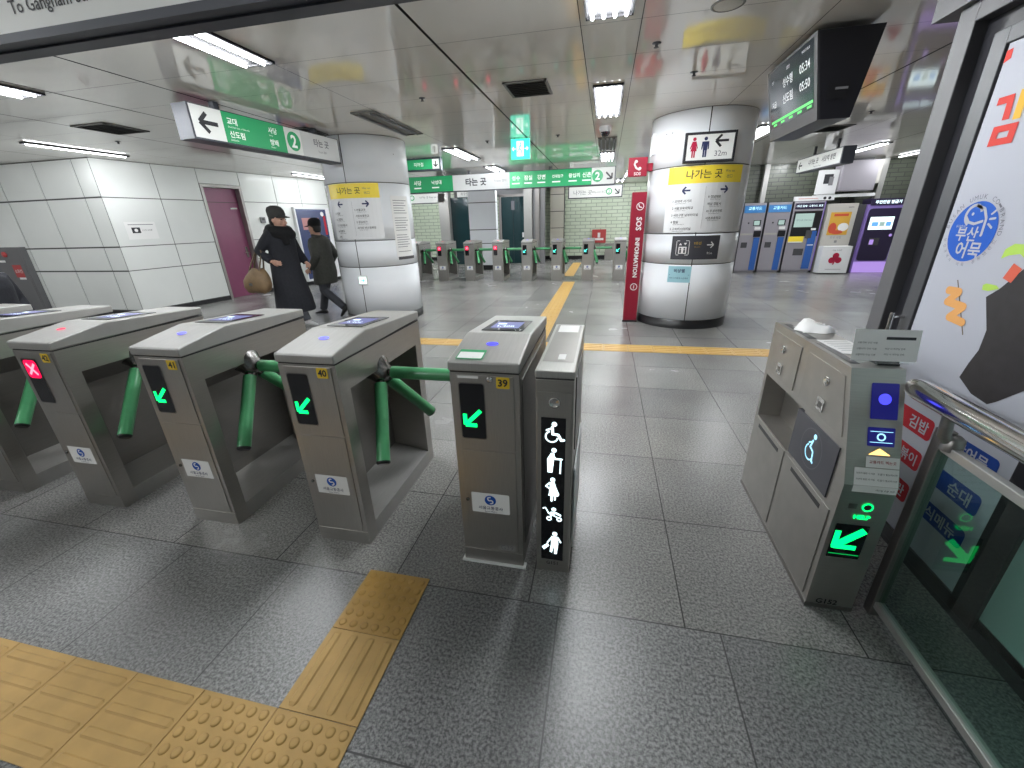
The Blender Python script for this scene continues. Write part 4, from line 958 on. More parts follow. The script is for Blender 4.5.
# ================================================================== COLUMNS
def column(cx, cy, r, seam, name, label, rv):
    t = thing(name, label, 'column', (cx, cy, 0))
    m = MB(); m.lathe([(r-.012, 0), (r-.012, CEIL)], n=72, smooth=True); m.build('column_core', ['joint'], t)
    m = MB(); g = .006
    for (z0, z1) in ((.12,.90),(.90,1.295),(1.295,2.11),(2.11,CEIL)):
        for k in range(3):
            a0 = R(seam+120*k) + g/r; a1 = R(seam+120*(k+1)) - g/r; mpc = curved((0,0), r, a0)
            n = 22; vs = []; fs = []
            for i in range(n+1):
                u = (a1-a0)*r*i/n; vs += [mpc(u, z0+.006, -.012), mpc(u, z0+.006, 0), mpc(u, z1-.006, 0), mpc(u, z1-.006, -.012)]
            b = len(m.v); m.v += vs
            for i in range(n):
                for j in range(3): m.f.append([b+4*i+j, b+4*i+4+j, b+4*i+5+j, b+4*i+j+1]); m.m.append(0); m.s.append(j == 1)
    m.build('column_panels', ['colpanel'], t)
    m = MB(); m.lathe([(r+.004, 0), (r+.004, .12), (r-.012, .122)], n=72); m.build('column_base', ['black'], t)
    m = MB()
    for a in rv: mpc = curved((0,0), r, R(a)); m.disc(mpc, 0, 2.50, .008, .002, 0, 8)
    m.build('rivets', ['grey'], t)
    return t
CR = (1.205, 6.77, .65); CL = (-3.80, 6.65, .65)
column(*CR, -3, 'column', 'round white panelled column with the restroom sign, right of centre', (-50, -42))
column(*CL, 1, 'column', 'round white panelled column behind the walking people on the left', (70,))

def way_out(c, a0, a1, z0, label, lists, numtxt):
    t = thing('exit_directory', label, 'sign', (c[0], c[1], 0)); r = c[2]; mp = curved((0,0), r, 0); U = lambda a: R(a)*r
    m = MB(); m.plate(mp, U(a0), U(a1), z0, 2.10, .001, .004, 0, 14); m.plate(mp, U(a0), U(a1), 1.90, 2.10, .004, .005, 1, 14); m.build('sign_sheet', ['white', 'yellow'], t)
    m = MB(); w = U(a1)-U(a0); c0 = (U(a0)+U(a1))/2; D = .007
    m.text(mp, '나가는 곳', U(a0)+.24*w, U(a0)+.68*w, 1.945, 2.06, D, 0, .01); m.text(mp, 'Way out', U(a0)+.72*w, U(a0)+.86*w, 2.005, 2.05, D, 2); m.text(mp, '出口', U(a0)+.72*w, U(a0)+.86*w, 1.95, 1.99, D, 2)
    LM_ = ['ink', 'navy', 'inkgrey']; m.build('heading_lettering', LM_, t)
    for col, rows in enumerate(lists):
        m = MB(); m.arrow(mp, U(a0)+(.26, .74)[col]*w, 1.82, .10, (180, 0)[col], .020, D, 1); m.build('arrow', LM_, t)
        for i, s_ in enumerate(rows):
            m = MB()
            u0 = U(a0)+(.10 if col == 0 else .54)*w; z = (1.68 if col == 0 else 1.72)-.085*i
            m.text(mp, s_, u0, u0+.34*w, z, z+.034, D, 0, .01, 'L'); m.text(mp, 'Seocho-daero Exit %d' % (i+1+5*col), u0+.03, u0+.22*w, z-.018, z-.006, D, 2, 0, 'L'); m.build('direction_line', LM_, t)
    m = MB(); m.rect(mp, c0-.001, c0+.001, z0+.05, 1.86, D, 2); m.build('divider_line', LM_, t)
way_out(CR, -41, 44, 1.31, 'yellow headed exit directory wrapped round the right column', (('1 교대역 사거리', '2 서울교육대학교', '3 서초구청 남부터미널', '4 법원', '5 고속버스터미널'), ('9 강남대로', '   역삼 경찰서', '10 우성아파트', '   서초초등학교')), '')
way_out(CL, -33, 42, 1.32, 'yellow headed exit directory wrapped round the left column', (('11 법원', '12 검찰청', '13 서초경찰서', '14 우체국', '   구청'), ('1 서울교대', '   서초초등학교', '2 경남상가', '   사거리 버스정류장')), '')

t = thing('restroom_sign', 'black framed restroom sign with red and blue figures, arrow and 32m', 'sign', (CR[0]-.01, CR[1]-CR[2]-.035, 0))
m = MB(); m.box(-.295, .295, 0, .05, 2.125, 2.46); m.build('sign_frame', ['ink'], t, bevel=.004)
mp = FRONT(); m = MB(); m.box(-.265, .265, -.004, 0, 2.155, 2.43); m.build('sign_face', ['sign_white'], t)
m = MB(); D = .006
for x, cl in ((-.185, 0), (-.055, 1)):
    m.disc(mp, x, 2.385, .020, D, cl)
    if cl == 0: m.poly(mp, [(x-.022,2.36),(x+.022,2.36),(x+.046,2.285),(x+.038,2.28),(x+.022,2.315),(x+.036,2.255),(x-.036,2.255),(x-.022,2.315),(x-.038,2.28),(x-.046,2.285)], D, 0); m.rect(mp, x-.020, x-.004, 2.185, 2.256, D, 0); m.rect(mp, x+.004, x+.020, 2.185, 2.256, D, 0)
    else: m.poly(mp, [(x-.040,2.355),(x+.040,2.355),(x+.044,2.27),(x+.032,2.27),(x+.026,2.325),(x+.024,2.26),(x-.024,2.26),(x-.026,2.325),(x-.032,2.27),(x-.044,2.27)], D, 1); m.rect(mp, x-.022, x-.003, 2.185, 2.262, D, 1); m.rect(mp, x+.003, x+.022, 2.185, 2.262, D, 1)
m.arrow(mp, .13, 2.355, .15, 180, .026, D, 2); m.text(mp, '32m', .06, .20, 2.19, 2.25, D, 3); m.build('symbols', ['clover', 'navy', 'ink', 'inkgrey'], t)

t = thing('lift_sign', 'charcoal lift sign with white symbol and arrow on the right column', 'sign', (CR[0], CR[1], 0)); mp = curved((0,0), CR[2]); r = CR[2]
m = MB(); m.plate(mp, R(-28)*r, R(26)*r, .965, 1.268, .001, .008, 0, 12); m.build('sign_plate', ['sign_dark'], t)
m = MB(); D = .011; u0 = -.175
for a in ((-.075, .075, -.095, -.088), (-.075, .075, .088, .095)): m.rect(mp, u0+a[0], u0+a[1], 1.115+a[2], 1.115+a[3], D, 0)
m.rect(mp, u0-.082, u0-.075, 1.03, 1.20, D, 0); m.rect(mp, u0+.075, u0+.082, 1.03, 1.20, D, 0); m.rect(mp, u0-.05, u0+.05, 1.04, 1.13, D, 0)
for k in (-.025, .025): m.disc(mp, u0+k, 1.105, .012, D+.001, 1); m.rect(mp, u0+k-.012, u0+k+.012, 1.05, 1.09, D+.001, 1)
m.poly(mp, [(u0-.05,1.15),(u0-.01,1.15),(u0-.03,1.18)], D, 0); m.poly(mp, [(u0+.05,1.18),(u0+.01,1.18),(u0+.03,1.15)], D, 0)
LS = ['paper', 'sign_dark', 'gold']; m.build('lift_symbol', LS, t); m = MB()
m.text(mp, '9호선', -.04, .05, 1.15, 1.20, D, 2, .02); m.text(mp, 'Elevator', -.04, .05, 1.12, 1.135, D, 2); m.arrow(mp, .17, 1.15, .09, 0, .014, D, 0); m.text(mp, '91m', .13, .21, 1.03, 1.06, D, 0); m.build('symbols', ['paper', 'sign_dark', 'gold'], t)

t = thing('blue_notice', 'light blue paper notice low on the right column', 'notice', (CR[0], CR[1], 0))
m = MB(); m.plate(mp, R(-29)*r, R(-2.5)*r, .655, .875, .001, .003, 0, 6); m.build('notice_sheet', ['blue_note'], t)
m = MB(); m.text(mp, '비상벨', -.26, -.10, .79, .84, .005, 0, .02); m.rect(mp, -.31, -.05, .755, .760, .005, 0); m.text(mp, '비상 시 버튼을 누르세요', -.30, -.06, .70, .73, .005, 0); m.build('lettering', ['navy'], t)

t = thing('sos_pylon', 'tall red information and SOS pylon beside the right column', 'pylon', (.44, 6.50, 0))
m = MB(); m.box(-.10, .10, 0, .16, .0, 1.845); m.build('pylon_body', ['red'], t, bevel=.008)
mv = flat((0, -.0, 1.80), (0,0,-1), (1,0,0)); mv2 = FRONT()
m = MB(); D = .003
rot = lambda u, v, d=0.: (v+.0, -d, 1.80-u)
m.ring(mv2, .02, 1.66, .042, .052, D); m.stroke(mv2, [(0.0, 1.685), (.008, 1.655), (.04, 1.645)], .014, D)
m.text(rot, 'SOS', .28, .46, -.035, .075, D, 0, .03); m.text(rot, 'INFORMATION', .56, 1.12, -.030, .070, D, 0, .03); m.ring(mv2, .02, .54, .042, .052, D); m.text(mv2, 'i', .005, .035, .515, .565, D, 0, .03); m.build('lettering', ['paper'], t)
m = MB(); m.box(-.11, .11, -.01, .17, 0, .03); m.build('pylon_foot', ['black'], t)
t = thing('sos_phone_sign', 'red square SOS telephone sign above the red pylon', 'sign', (.385, 6.50, 0))
m = MB(); m.box(-.125, .125, 0, .06, 2.04, 2.275); m.box(.125, .20, .02, .05, 2.10, 2.20); m.build('sign_plate', ['red'], t, bevel=.004)
m = MB(); mp2 = FRONT(); m.stroke(mp2, [(-.035, 2.225), (-.045, 2.19), (-.02, 2.145), (.02, 2.125)], .024, .004); m.disc(mp2, -.025, 2.225, .020, .004); m.disc(mp2, .028, 2.138, .020, .004); m.text(mp2, 'SOS', -.06, .06, 2.055, 2.095, .004, 0, .03); m.build('phone_symbol', ['paper'], t)
m = MB(); m.box(.17, .30, .03, .30, 2.30, 2.55); o = m.build('junction_box', ['white'], loc=(.385, 6.50, 0)); tag(o, 'white junction box on the right column above the SOS sign', 'box')

mpL_ = curved((0,0), CL[2]); r = CL[2]
t = thing('paper_notice_board', 'tall narrow white notice sheet on the right side of the left column', 'notice', (CL[0], CL[1], 0))
m = MB(); m.plate(mpL_, R(56)*r, R(88)*r, 1.03, 1.93, .001, .004, 0, 8); m.build('notice_sheet', ['paper'], t)
m = MB()
for i in range(22):
    if i % 7 != 6: m.rect(mpL_, R(59)*r, R(84-(i*5) % 8)*r, 1.86-.036*i, 1.868-.036*i, .006, 0, 4)
m.build('lettering', ['inkgrey'], t)
m = MB(); m.plate(mpL_, R(58)*r, R(90)*r, .985, 1.03, .001, .006, 0, 8); o = m.build('label_strip', ['darkgrey'], loc=(CL[0], CL[1], 0)); tag(o, 'dark label strip under the tall notice on the left column', 'label')
t = thing('exit_light', 'small pale green exit light low on the left column', 'exit light', (CL[0], CL[1], 0))
m = MB(); m.plate(mpL_, R(-3)*r, R(11)*r, .625, .775, .001, .03); m.build('light_box', ['white'], t, bevel=.004)
m = MB(); m.rect(mpL_, R(-1)*r, R(9)*r, .65, .75, .031, 0); m.arrow(mpL_, R(4)*r, .70, .06, 0, .014, .032, 1); m.build('light_face', ['exit_white', 'exit_green'], t)

# notices and cabinet on the left walls
t = thing('wall_notice', 'white paper notice with a camera symbol on the angled white wall', 'notice', PB)
mpb = flat((0,0,0), DB, (0,0,1))
m = MB(); m.plate(mpb, .19, .70, 1.39, 1.70, .001, .003); m.build('notice_sheet', ['paper'], t)
m = MB(); m.rect(mpb, .28, .42, 1.50, 1.60, .004, 0); m.disc(mpb, .35, 1.55, .03, .005, 1); m.text(mpb, 'CCTV 녹화중', .45, .62, 1.53, 1.57, .004, 0); m.rect(mpb, .24, .66, 1.645, 1.655, .004, 2); m.build('lettering', ['ink', 'paper', 'inkgrey'], t)
t = thing('wall_switch', 'small dark intercom on the white wall right of the plum door', 'intercom', PB)
m = MB(); m.plate(mpb, 3.03, 3.16, 1.64, 1.78, 0, .03); m.build('intercom_case', ['grey'], t, bevel=.004)
m = MB(); m.rect(mpb, 3.055, 3.135, 1.70, 1.755, .031); m.build('intercom_grille', ['black'], t)
t = thing('poster_lightbox', 'dark blue advertising lightbox on the wall behind the walking people', 'lightbox', PB)
m = MB(); m.plate(mpb, 4.02, 5.26, .10, 2.02, 0, .10, 0); m.build('lightbox_case', ['white'], t, bevel=.006)
m = MB(); m.plate(mpb, 4.06, 5.10, .16, 1.97, .10, .104, 0); m.rect(mpb, 4.2, 4.8, 1.45, 1.75, .106, 1); m.rect(mpb, 4.75, 5.06, .6, 1.2, .106, 2); m.rect(mpb, 4.82, 5.02, .8, 1.0, .107, 3); m.disc(mpb, 4.95, 1.85, .06, .106, 3); m.rect(mpb, 4.97, 5.05, 1.3, 1.8, .107, 4)
m.build('poster_picture', [plain('poster_navy', (.03, .04, .09), .25, emit=(.03, .04, .10), es=.3), plain('poster_pinkish', (.35, .16, .16), .4), plain('poster_sky', (.10, .22, .48), .4, emit=(.1, .25, .6), es=.3), 'paper', 'redlabel'], t)
t = thing('hydrant_cabinet', 'dark grey fire hydrant cabinet against the white left wall', 'cabinet', (-11.85, 6.17, 0))
m = MB(); m.box(-.75, .75, -.10, -.002, 0, 1.31); m.build('cabinet_body', ['cabinet'], t, bevel=.004)
m = MB(); m.box(-.70, -.02, -.108, -.10, .05, 1.0); m.build('cabinet_door', ['cabinet'], t); m = MB(); m.box(.02, .70, -.108, -.10, .05, 1.0); m.build('cabinet_door', ['cabinet'], t)
m = MB(); m.lathe([(.05, 0), (.05, .03), (.03, .04), (0, .04)], (.30, -.10, 1.18), (0,-1,0), 16); m.build('alarm_lamp', ['redbox'], t)
m = MB(); f = FRONT(0, -.108); m.rect(f, .36, .60, .74, .98, .003, 0); m.rect(f, .42, .60, .70, .74, .003, 1); m.rect(f, .08, .24, 1.03, 1.07, .003, 1); m.text(f, '소화전', .38, .58, .82, .90, .004, 1); m.build('cabinet_label', ['redbox', 'paper'], t)

# ================================================================== TICKET MACHINES
KY = 12.8
def ticket_machine(x0, x1, label, kind):
    t = thing('ticket_machine', label, 'ticket machine', ((x0+x1)/2, KY, 0), 0, 'ticket machines'); w = (x1-x0)/2-.012; mp = FRONT()
    m = MB(); m.box(-w, w, 0, .42, .05, 1.78); m.box(-w+.03, w-.03, .03, .40, 0, .05); m.build('machine_body', ['kiosk'], t, bevel=.008)
    m = MB(); m.box(-w-.01, -w+.004, -.006, .3, 0, 1.79); m.box(w-.004, w+.01, -.006, .3, 0, 1.79); m.build('machine_side', ['black'], t)
    if kind == 'small':
        m = MB(); m.plate(mp, -w+.02, w-.02, 1.54, 1.72, 0, .012); tp = m.build('machine_topper', ['kiosk_top'], t, bevel=.003)
        m = MB(); m.text(mp, '교통카드', -.16, .16, 1.61, 1.69, .014); m.build('lettering', ['cyan_txt'], tp)
        m = MB(); m.plate(mp, .02, .20, 1.22, 1.36, 0, .01, 0); m.rect(mp, .03, .17, 1.235, 1.345, .012, 1); m.build('small_display', ['black', 'screen_gn'], t)
        m = MB(); m.rect(mp, .07, .22, 1.12, 1.19, .003); m.build('instruction_label', ['paper'], t)
        m = MB(); m.plate(mp, -w+.02, .05, .985, 1.03, 0, .006); m.build('amber_strip', ['beige'], t)
        m = MB(); m.plate(mp, .07, .24, .94, 1.09, 0, .02); m.build('note_slot', ['black'], t)
        m = MB(); m.plate(mp, .09, .235, .07, .92, 0, .014); m.build('blue_strip', ['kiosk_blue'], t)
        m = MB(); m.plate(mp, -.20, -.05, .66, .80, 0, .008); m.build('card_slot', ['darkgrey'], t); 
        m = MB(); m.lathe([(.02, 0), (.02, .006), (0, .007)], (-.10, 0, 1.29), (0,-1,0), 12); m.build('lock', ['darkgrey'], t)
    else:
        m = MB(); m.plate(mp, -w+.04, w-.03, 1.60, 1.74, 0, .014); tp = m.build('machine_topper', ['purple_dk'], t, bevel=.003)
        m = MB(); m.text(mp, '1회권 발매 · 교통카드 충전', -w+.07, w-.06, 1.635, 1.705, .016); m.build('lettering', ['white_glow'], tp)
        m = MB(); m.plate(mp, -w+.05, w-.03, .93, 1.55, 0, .012); bz = m.build('display_surround', ['black'], t, bevel=.004)
        m = MB(); m.rect(mp, -w+.09, w-.20, 1.16, 1.49, .014, 0); m.text(mp, '목적지를 선택하세요', -w+.13, w-.24, 1.30, 1.36, .016, 1); m.build('touch_screen', ['screen_gn', 'inkgrey'], bz)
        m = MB(); m.plate(mp, -w+.03, .02, .78, .93, .012, .022, 0); m.rect(mp, -w+.03, .0, .775, .80, .024, 1); m.build('yellow_tray', ['yellow', 'paper'], t)
        m = MB(); m.plate(mp, .05, .19, .88, 1.08, .012, .03); m.build('note_slot', ['darkgrey'], t)
        m = MB(); m.plate(mp, .12, .30, .10, 1.06, 0, .02, 0); m.rect(mp, .14, .28, .70, .72, .022, 1); m.plate(mp, .15, .26, 1.08, 1.13, .012, .03, 1); m.build('blue_strip', ['kiosk_blue', 'paper'], t)
        m = MB(); m.plate(mp, -.15, .08, .45, .62, 0, .01); m.build('change_tray', ['darkgrey'], t)
        m = MB(); m.plate(mp, w-.02, w, .06, 1.76, 0, .016); m.build('purple_edge', ['purple'], t)
    return t
ticket_machine(3.56, 4.13, 'narrow silver ticket machine with a blue strip, next to the right column', 'small')
ticket_machine(4.14, 4.73, 'narrow silver ticket machine with a blue strip, next to the wide machine', 'small')
ticket_machine(4.74, 5.49, 'wide silver ticket machine with a large screen and yellow tray', 'wide')

t = thing('advert_stand', 'tall beige stand with an orange advert between ticket machine and purple kiosk', 'advert stand', (5.86, 12.72, 0))
m = MB(); m.box(-.33, .33, 0, .42, 0, 1.70); m.build('stand_body', ['beige'], t, bevel=.006)
mp = FRONT(); m = MB(); m.rect(mp, -.24, .22, .95, 1.50, .003, 0); m.rect(mp, -.16, .16, 1.40, 1.46, .005, 1); m.disc(mp, -.14, 1.12, .09, .005, 2, 16, .13); m.disc(mp, .10, 1.14, .12, .005, 3, 16, .10); m.disc(mp, -.02, 1.02, .14, .006, 2, 14, .05); m.build('advert_picture', ['ad_or', 'ad_rd', 'ad_rd', 'paper'], t)
m = MB(); m.text(mp, '한우 국밥', -.2, .18, .86, .92, .003, 0); m.rect(mp, -.02, .04, .76, .82, .003, 0); m.rect(mp, .12, .24, 1.60, 1.62, .003, 0); m.build('lettering', ['grey'], t)
t = thing('clover_box', 'white box with a dark red clover standing in front of the beige stand', 'box', (5.82, 12.40, 0))
m = MB(); m.box(-.33, .33, 0, .26, .03, .69); m.build('box_body', ['white'], t, bevel=.006)
m = MB(); 
for dx, dz in ((0, .08), (-.075, -.03), (.075, -.03)): m.disc(mp, dx, .38+dz, .075, .003, 0, 18)
m.stroke(mp, [(0, .40), (.0, .34), (-.03, .24)], .03, .003, 0, False); m.build('clover_mark', ['clover'], t)
m = MB(); m.rect(mp, -.18, .18, .12, .13, .003); m.text(mp, '나눔 모금함', -.14, .14, .575, .615, .003); m.build('lettering', ['grey'], t)
t = thing('grey_locker', 'dark grey cabinet between the beige stand and the purple kiosk', 'cabinet', (6.32, 12.86, 0))
m = MB(); m.box(-.115, .115, 0, .35, 0, 1.66); m.build('locker_body', ['darkgrey'], t, bevel=.006); m = MB(); m.plate(mp, -.10, .10, .08, 1.60, 0, .006); m.build('locker_door', ['darkgrey'], t)
t = thing('photo_kiosk', 'purple lit kiosk with a rounded dark front and a bright screen', 'kiosk', (6.85, KY, 0))
m = MB(); m.box(-.40, .40, .0, .42, 0, 1.66); m.build('kiosk_body', ['purple'], t, bevel=.01)
m = MB(); m.box(-.37, .39, -.02, .40, 1.63, 1.79); tp = m.build('kiosk_topper', ['purple_dk'], t, bevel=.008)
m = MB(); m.text(FRONT(0,-.02), '무인민원 발급기', -.28, .28, 1.665, 1.75, .003, 0, .02); m.build('lettering', ['white_glow'], tp)
m = MB()
pts = []
for cx_, cz_, a in ((.30, 1.50, 0), (-.30, 1.50, 90), (-.30, .36, 180), (.24, .36, 270)):
    for i in range(6): a_ = R(a+18*i); pts.append((cx_+.06*math.cos(a_), cz_+.06*math.sin(a_)))
m.prism(pts, lambda p, t_: (p[0], t_, p[1]), -.03, .0); fr = m.build('dark_front', ['purple_dk'], t)
ff = FRONT(0, -.03); m = MB(); m.rect(ff, -.30, .22, 1.06, 1.36, .003, 0); m.rect(ff, -.24, -.10, 1.14, 1.24, .005, 1); m.rect(ff, -.07, .04, 1.14, 1.24, .005, 2); m.rect(ff, .07, .18, 1.14, 1.24, .005, 1); m.build('touch_screen', ['screen_lt', 'screen_bl', 'screen_gn'], fr)
m = MB(); m.plate(ff, -.20, .02, .68, .86, 0, .01, 1); m.rect(ff, -.19, -.10, .70, .82, .012, 0); m.build('card_reader', ['purple_glow', 'darkgrey'], fr)
m = MB(); m.disc(ff, .24, .92, .035, .003, 0); m.build('side_button', ['purple_glow'], fr)
m = MB(); m.plate(mp, -.40, .40, .0, .27, 0, .012); m.build('lit_plinth', ['purple_glow'], t)

for x, lab in ((4.12, 'steel post rising behind the two narrow ticket machines'), (6.82, 'steel post rising behind the purple kiosk')):
    m = MB(); m.box(x-.06, x+.06, 13.26, 13.38, 0, CEIL); m.box(x-.09, x+.09, 13.24, 13.40, 0, .03); o = m.build('steel_post', ['steel_lite'], bevel=.004); tag(o, lab, 'post')
t = thing('roller_shutter_box', 'large pale grey box unit fixed to the ceiling above the advert stand', 'box', (6.1, 12.9, 0))
m = MB(); m.box(-.38, .40, 0, .4, 1.99, 2.68); m.build('box_case', ['kiosk'], t, bevel=.006); m = MB(); m.box(-.36, .38, -.008, 0, 2.02, 2.55); m.build('box_cover', ['kiosk'], t)
m = MB(); m.box(.40, .50, .05, .3, 2.15, 2.68); m.build('side_hatch', ['beige'], t); m = MB(); m.box(-.3, .3, .1, .3, 2.68, CEIL); m.build('ceiling_bracket', ['darkgrey'], t)
m = MB(); m.box(5.30, 6.62, 13.0, 13.25, 1.86, 1.93); o = m.build('wall_shelf', ['white']); tag(o, 'white shelf under the pale grey box unit', 'shelf')
for xx in (5.45, 6.45):
    pass
t = thing('camera_notice', 'white notice panel with a black camera picture above the ticket machines', 'notice', (5.48, 12.98, 0))
m = MB(); m.box(-.24, .22, 0, .04, 1.94, 2.50); m.build('notice_panel', ['white'], t); m = MB(); m.rect(mp, -.10, .10, 2.18, 2.40, .003, 0); m.rect(mp, .02, .12, 2.14, 2.34, .004, 1); m.build('notice_picture', ['ink', 'grey'], t)
t = thing('direction_strip', 'small white strip sign with two black symbols on top of the wide ticket machine', 'sign', (5.25, 12.86, 0))
m = MB(); m.box(-.50, .42, 0, .05, 1.793, 1.90); m.build('sign_plate', ['white'], t); m = MB(); m.disc(mp, .20, 1.845, .035, .003, 0); m.disc(mp, .31, 1.845, .035, .003, 0); m.rect(mp, -.4, .05, 1.84, 1.85, .003, 1); m.build('symbols', ['ink', 'ad_rd'], t)

# wall things at the back right
t = thing('framed_notice', 'white framed notice with a blue header on the green tiled wall', 'notice', (1.33, 17.46, 0))
m = MB(); m.box(-.42, .42, 0, .04, .70, 1.90); m.build('notice_frame', ['sign_grey'], t); m = MB(); m.rect(mp, -.38, .38, .74, 1.80, .003, 0); m.rect(mp, -.38, .38, 1.80, 1.88, .003, 1); m.rect(mp, -.22, .15, 1.05, 1.6, .004, 2); m.build('notice_sheet', ['paper', 'bluelabel', 'kiosk'], t)
t = thing('extinguisher_box', 'small red fire box on the green tiled wall', 'fire box', (-.25, 17.384, 0))
m = MB(); m.box(-.27, .27, 0, .12, .62, 1.12); m.build('box_case', ['redbox'], t, bevel=.006); m = MB(); m.rect(mp, -.18, .18, .72, .80, .003, 0); m.rect(mp, -.05, .05, .82, 1.0, .003, 0); m.build('lettering', ['paper'], t)
m = MB(); m.box(-.34, .34, 0, .3, 0, .62); o = m.build('steel_bin', ['steel'], loc=(.35, 17.0, 0), bevel=.006); tag(o, 'low steel box standing by the green tiled wall between far gates', 'box')
# white pier behind the far gates
t = thing('white_pier', 'square white panelled pier behind the red crossed far gates', 'pier', (-3.965, 13.8, 0))
m = MB(); m.box(-.44, .44, .02, .25, 0, CEIL); m.build('pier_core', ['joint'], t)
m = MB()
for z0, z1 in ((.14,.85),(.85,1.28),(1.28,2.1),(2.1,CEIL)): m.box(-.455, .455, 0, .27, z0+.012, z1-.012)
m.build('pier_panels', ['colpanel'], t); m = MB(); m.box(-.46, .46, -.005, .275, 0, .14); m.build('pier_base', ['black'], t)
t = thing('lift_light', 'small lit white box sign above the dark green glass door', 'sign', (-5.05, 15.40, 0)); m = MB(); m.box(-.28, .28, 0, .08, 2.38, 2.56); m.build('light_box', ['sign_white'], t, bevel=.004); m = MB(); m.text(mp, '화장실', -.2, .2, 2.42, 2.52, .003); m.build('lettering', ['inkgrey'], t)

# ================================================================== PEOPLE
def ell(c, rx, ry, n=22, lean=0.):
    return [(c[0]+rx*math.cos(2*PI*k/n), c[1]+ry*math.sin(2*PI*k/n), c[2]+lean*math.cos(2*PI*k/n)) for k in range(n)]
def hand(m, w, dv, nv, s=1., curl=.5, side=1):
    """palm with four unequal curled fingers and a thumb from its side; w wrist, dv pointing direction, nv palm normal"""
    w = Vector(w); dv = Vector(dv).normalized(); nv = Vector(nv); nv = (nv-dv*nv.dot(dv)).normalized(); sv = dv.cross(nv)*side
    P = lambda a, b, c: w + dv*a*s + sv*b*s + nv*c*s
    m.loft([[P(0, .024*math.cos(q), .017*math.sin(q)) for q in [2*PI*k/12 for k in range(12)]], [P(.03, .036*math.cos(q), .017*math.sin(q)) for q in [2*PI*k/12 for k in range(12)]], [P(.075, .042*math.cos(q), .015*math.sin(q)) for q in [2*PI*k/12 for k in range(12)]], [P(.095, .038*math.cos(q), .012*math.sin(q)) for q in [2*PI*k/12 for k in range(12)]]])
    for b, l in ((-.031, .062), (-.0105, .074), (.0105, .080), (.031, .070)):
        pts = [P(.07, b*.9, 0)]; a = 0.; pos = [.088, b, 0.]
        pts.append(P(*pos))
        for seg, add in ((.44, curl), (.31, curl*1.1), (.25, curl*.8)):
            a += add; pos = [pos[0]+l*seg*math.cos(a), pos[1]*1.02, pos[2]+l*seg*math.sin(a)]; pts.append(P(*pos))
        m.tube(pts, [.0095*s, .0092*s, .0088*s, .008*s, .0065*s], 8)
    m.tube([P(.018, .024, .004), P(.042, .050, .012), P(.066, .056, .026), P(.086, .050, .036)], [.012*s, .0115*s, .010*s, .0075*s], 8)
def head(m, c, s=1., tilt=0.):
    """head facing +X: skull, jaw, nose, brow, ears; c = centre of the head"""
    c = Vector(c)
    prof = [(-.118, -.010, .030, .030), (-.105, .018, .062, .045), (-.080, .016, .078, .058), (-.045, .008, .088, .068), (0, .0, .096, .075), (.04, -.004, .098, .077), (.078, -.008, .086, .068), (.105, -.010, .056, .046), (.118, -.010, .02, .018)]
    m.loft([ell((c.x+dx*s, c.y, c.z+z*s), rx*s, ry*s) for z, dx, rx, ry in prof])
    m.tube([(c.x+.092*s, c.y, c.z+.018*s), (c.x+.112*s, c.y, c.z-.018*s), (c.x+.106*s, c.y, c.z-.030*s)], [.009*s, .016*s, .012*s], 10)
    m.ball((c.x+.092*s, c.y, c.z-.062*s), .014*s, .024*s, .012*s, 10); m.ball((c.x+.078*s, c.y, c.z-.098*s), .024*s, .03*s, .018*s, 10)
    m.ball((c.x+.082*s, c.y, c.z+.026*s), .02*s, .055*s, .012*s, 10)
    for q in (-1, 1): m.ball((c.x-.005*s, c.y+q*.076*s, c.z-.005*s), .018*s, .009*s, .030*s, 10); m.ball((c.x+.076*s, c.y+q*.036*s, c.z-.035*s), .022*s, .026*s, .022*s, 10)
def face_bits(t, c, s=1.):
    m = MB()
    for q in (-1, 1): m.ball((c[0]+.0905*s, c[1]+q*.032*s, c[2]+.004*s), .008*s, .013*s, .007*s, 10)
    e = m.build('eyes', ['eye'], t); m = MB()
    for q in (-1, 1): m.tube([(c[0]+.096*s, c[1]+q*.016*s, c[2]+.026*s), (c[0]+.093*s, c[1]+q*.04*s, c[2]+.031*s), (c[0]+.080*s, c[1]+q*.056*s, c[2]+.024*s)], [.004*s, .005*s, .003*s], 6)
    m.build('eyebrows', ['hair'], t)
    m = MB(); m.tube([(c[0]+.092*s, c[1]-.024*s, c[2]-.062*s), (c[0]+.104*s, c[1], c[2]-.060*s), (c[0]+.092*s, c[1]+.024*s, c[2]-.062*s)], [.004*s, .007*s, .004*s], 8); m.build('mouth', ['lip'], t)

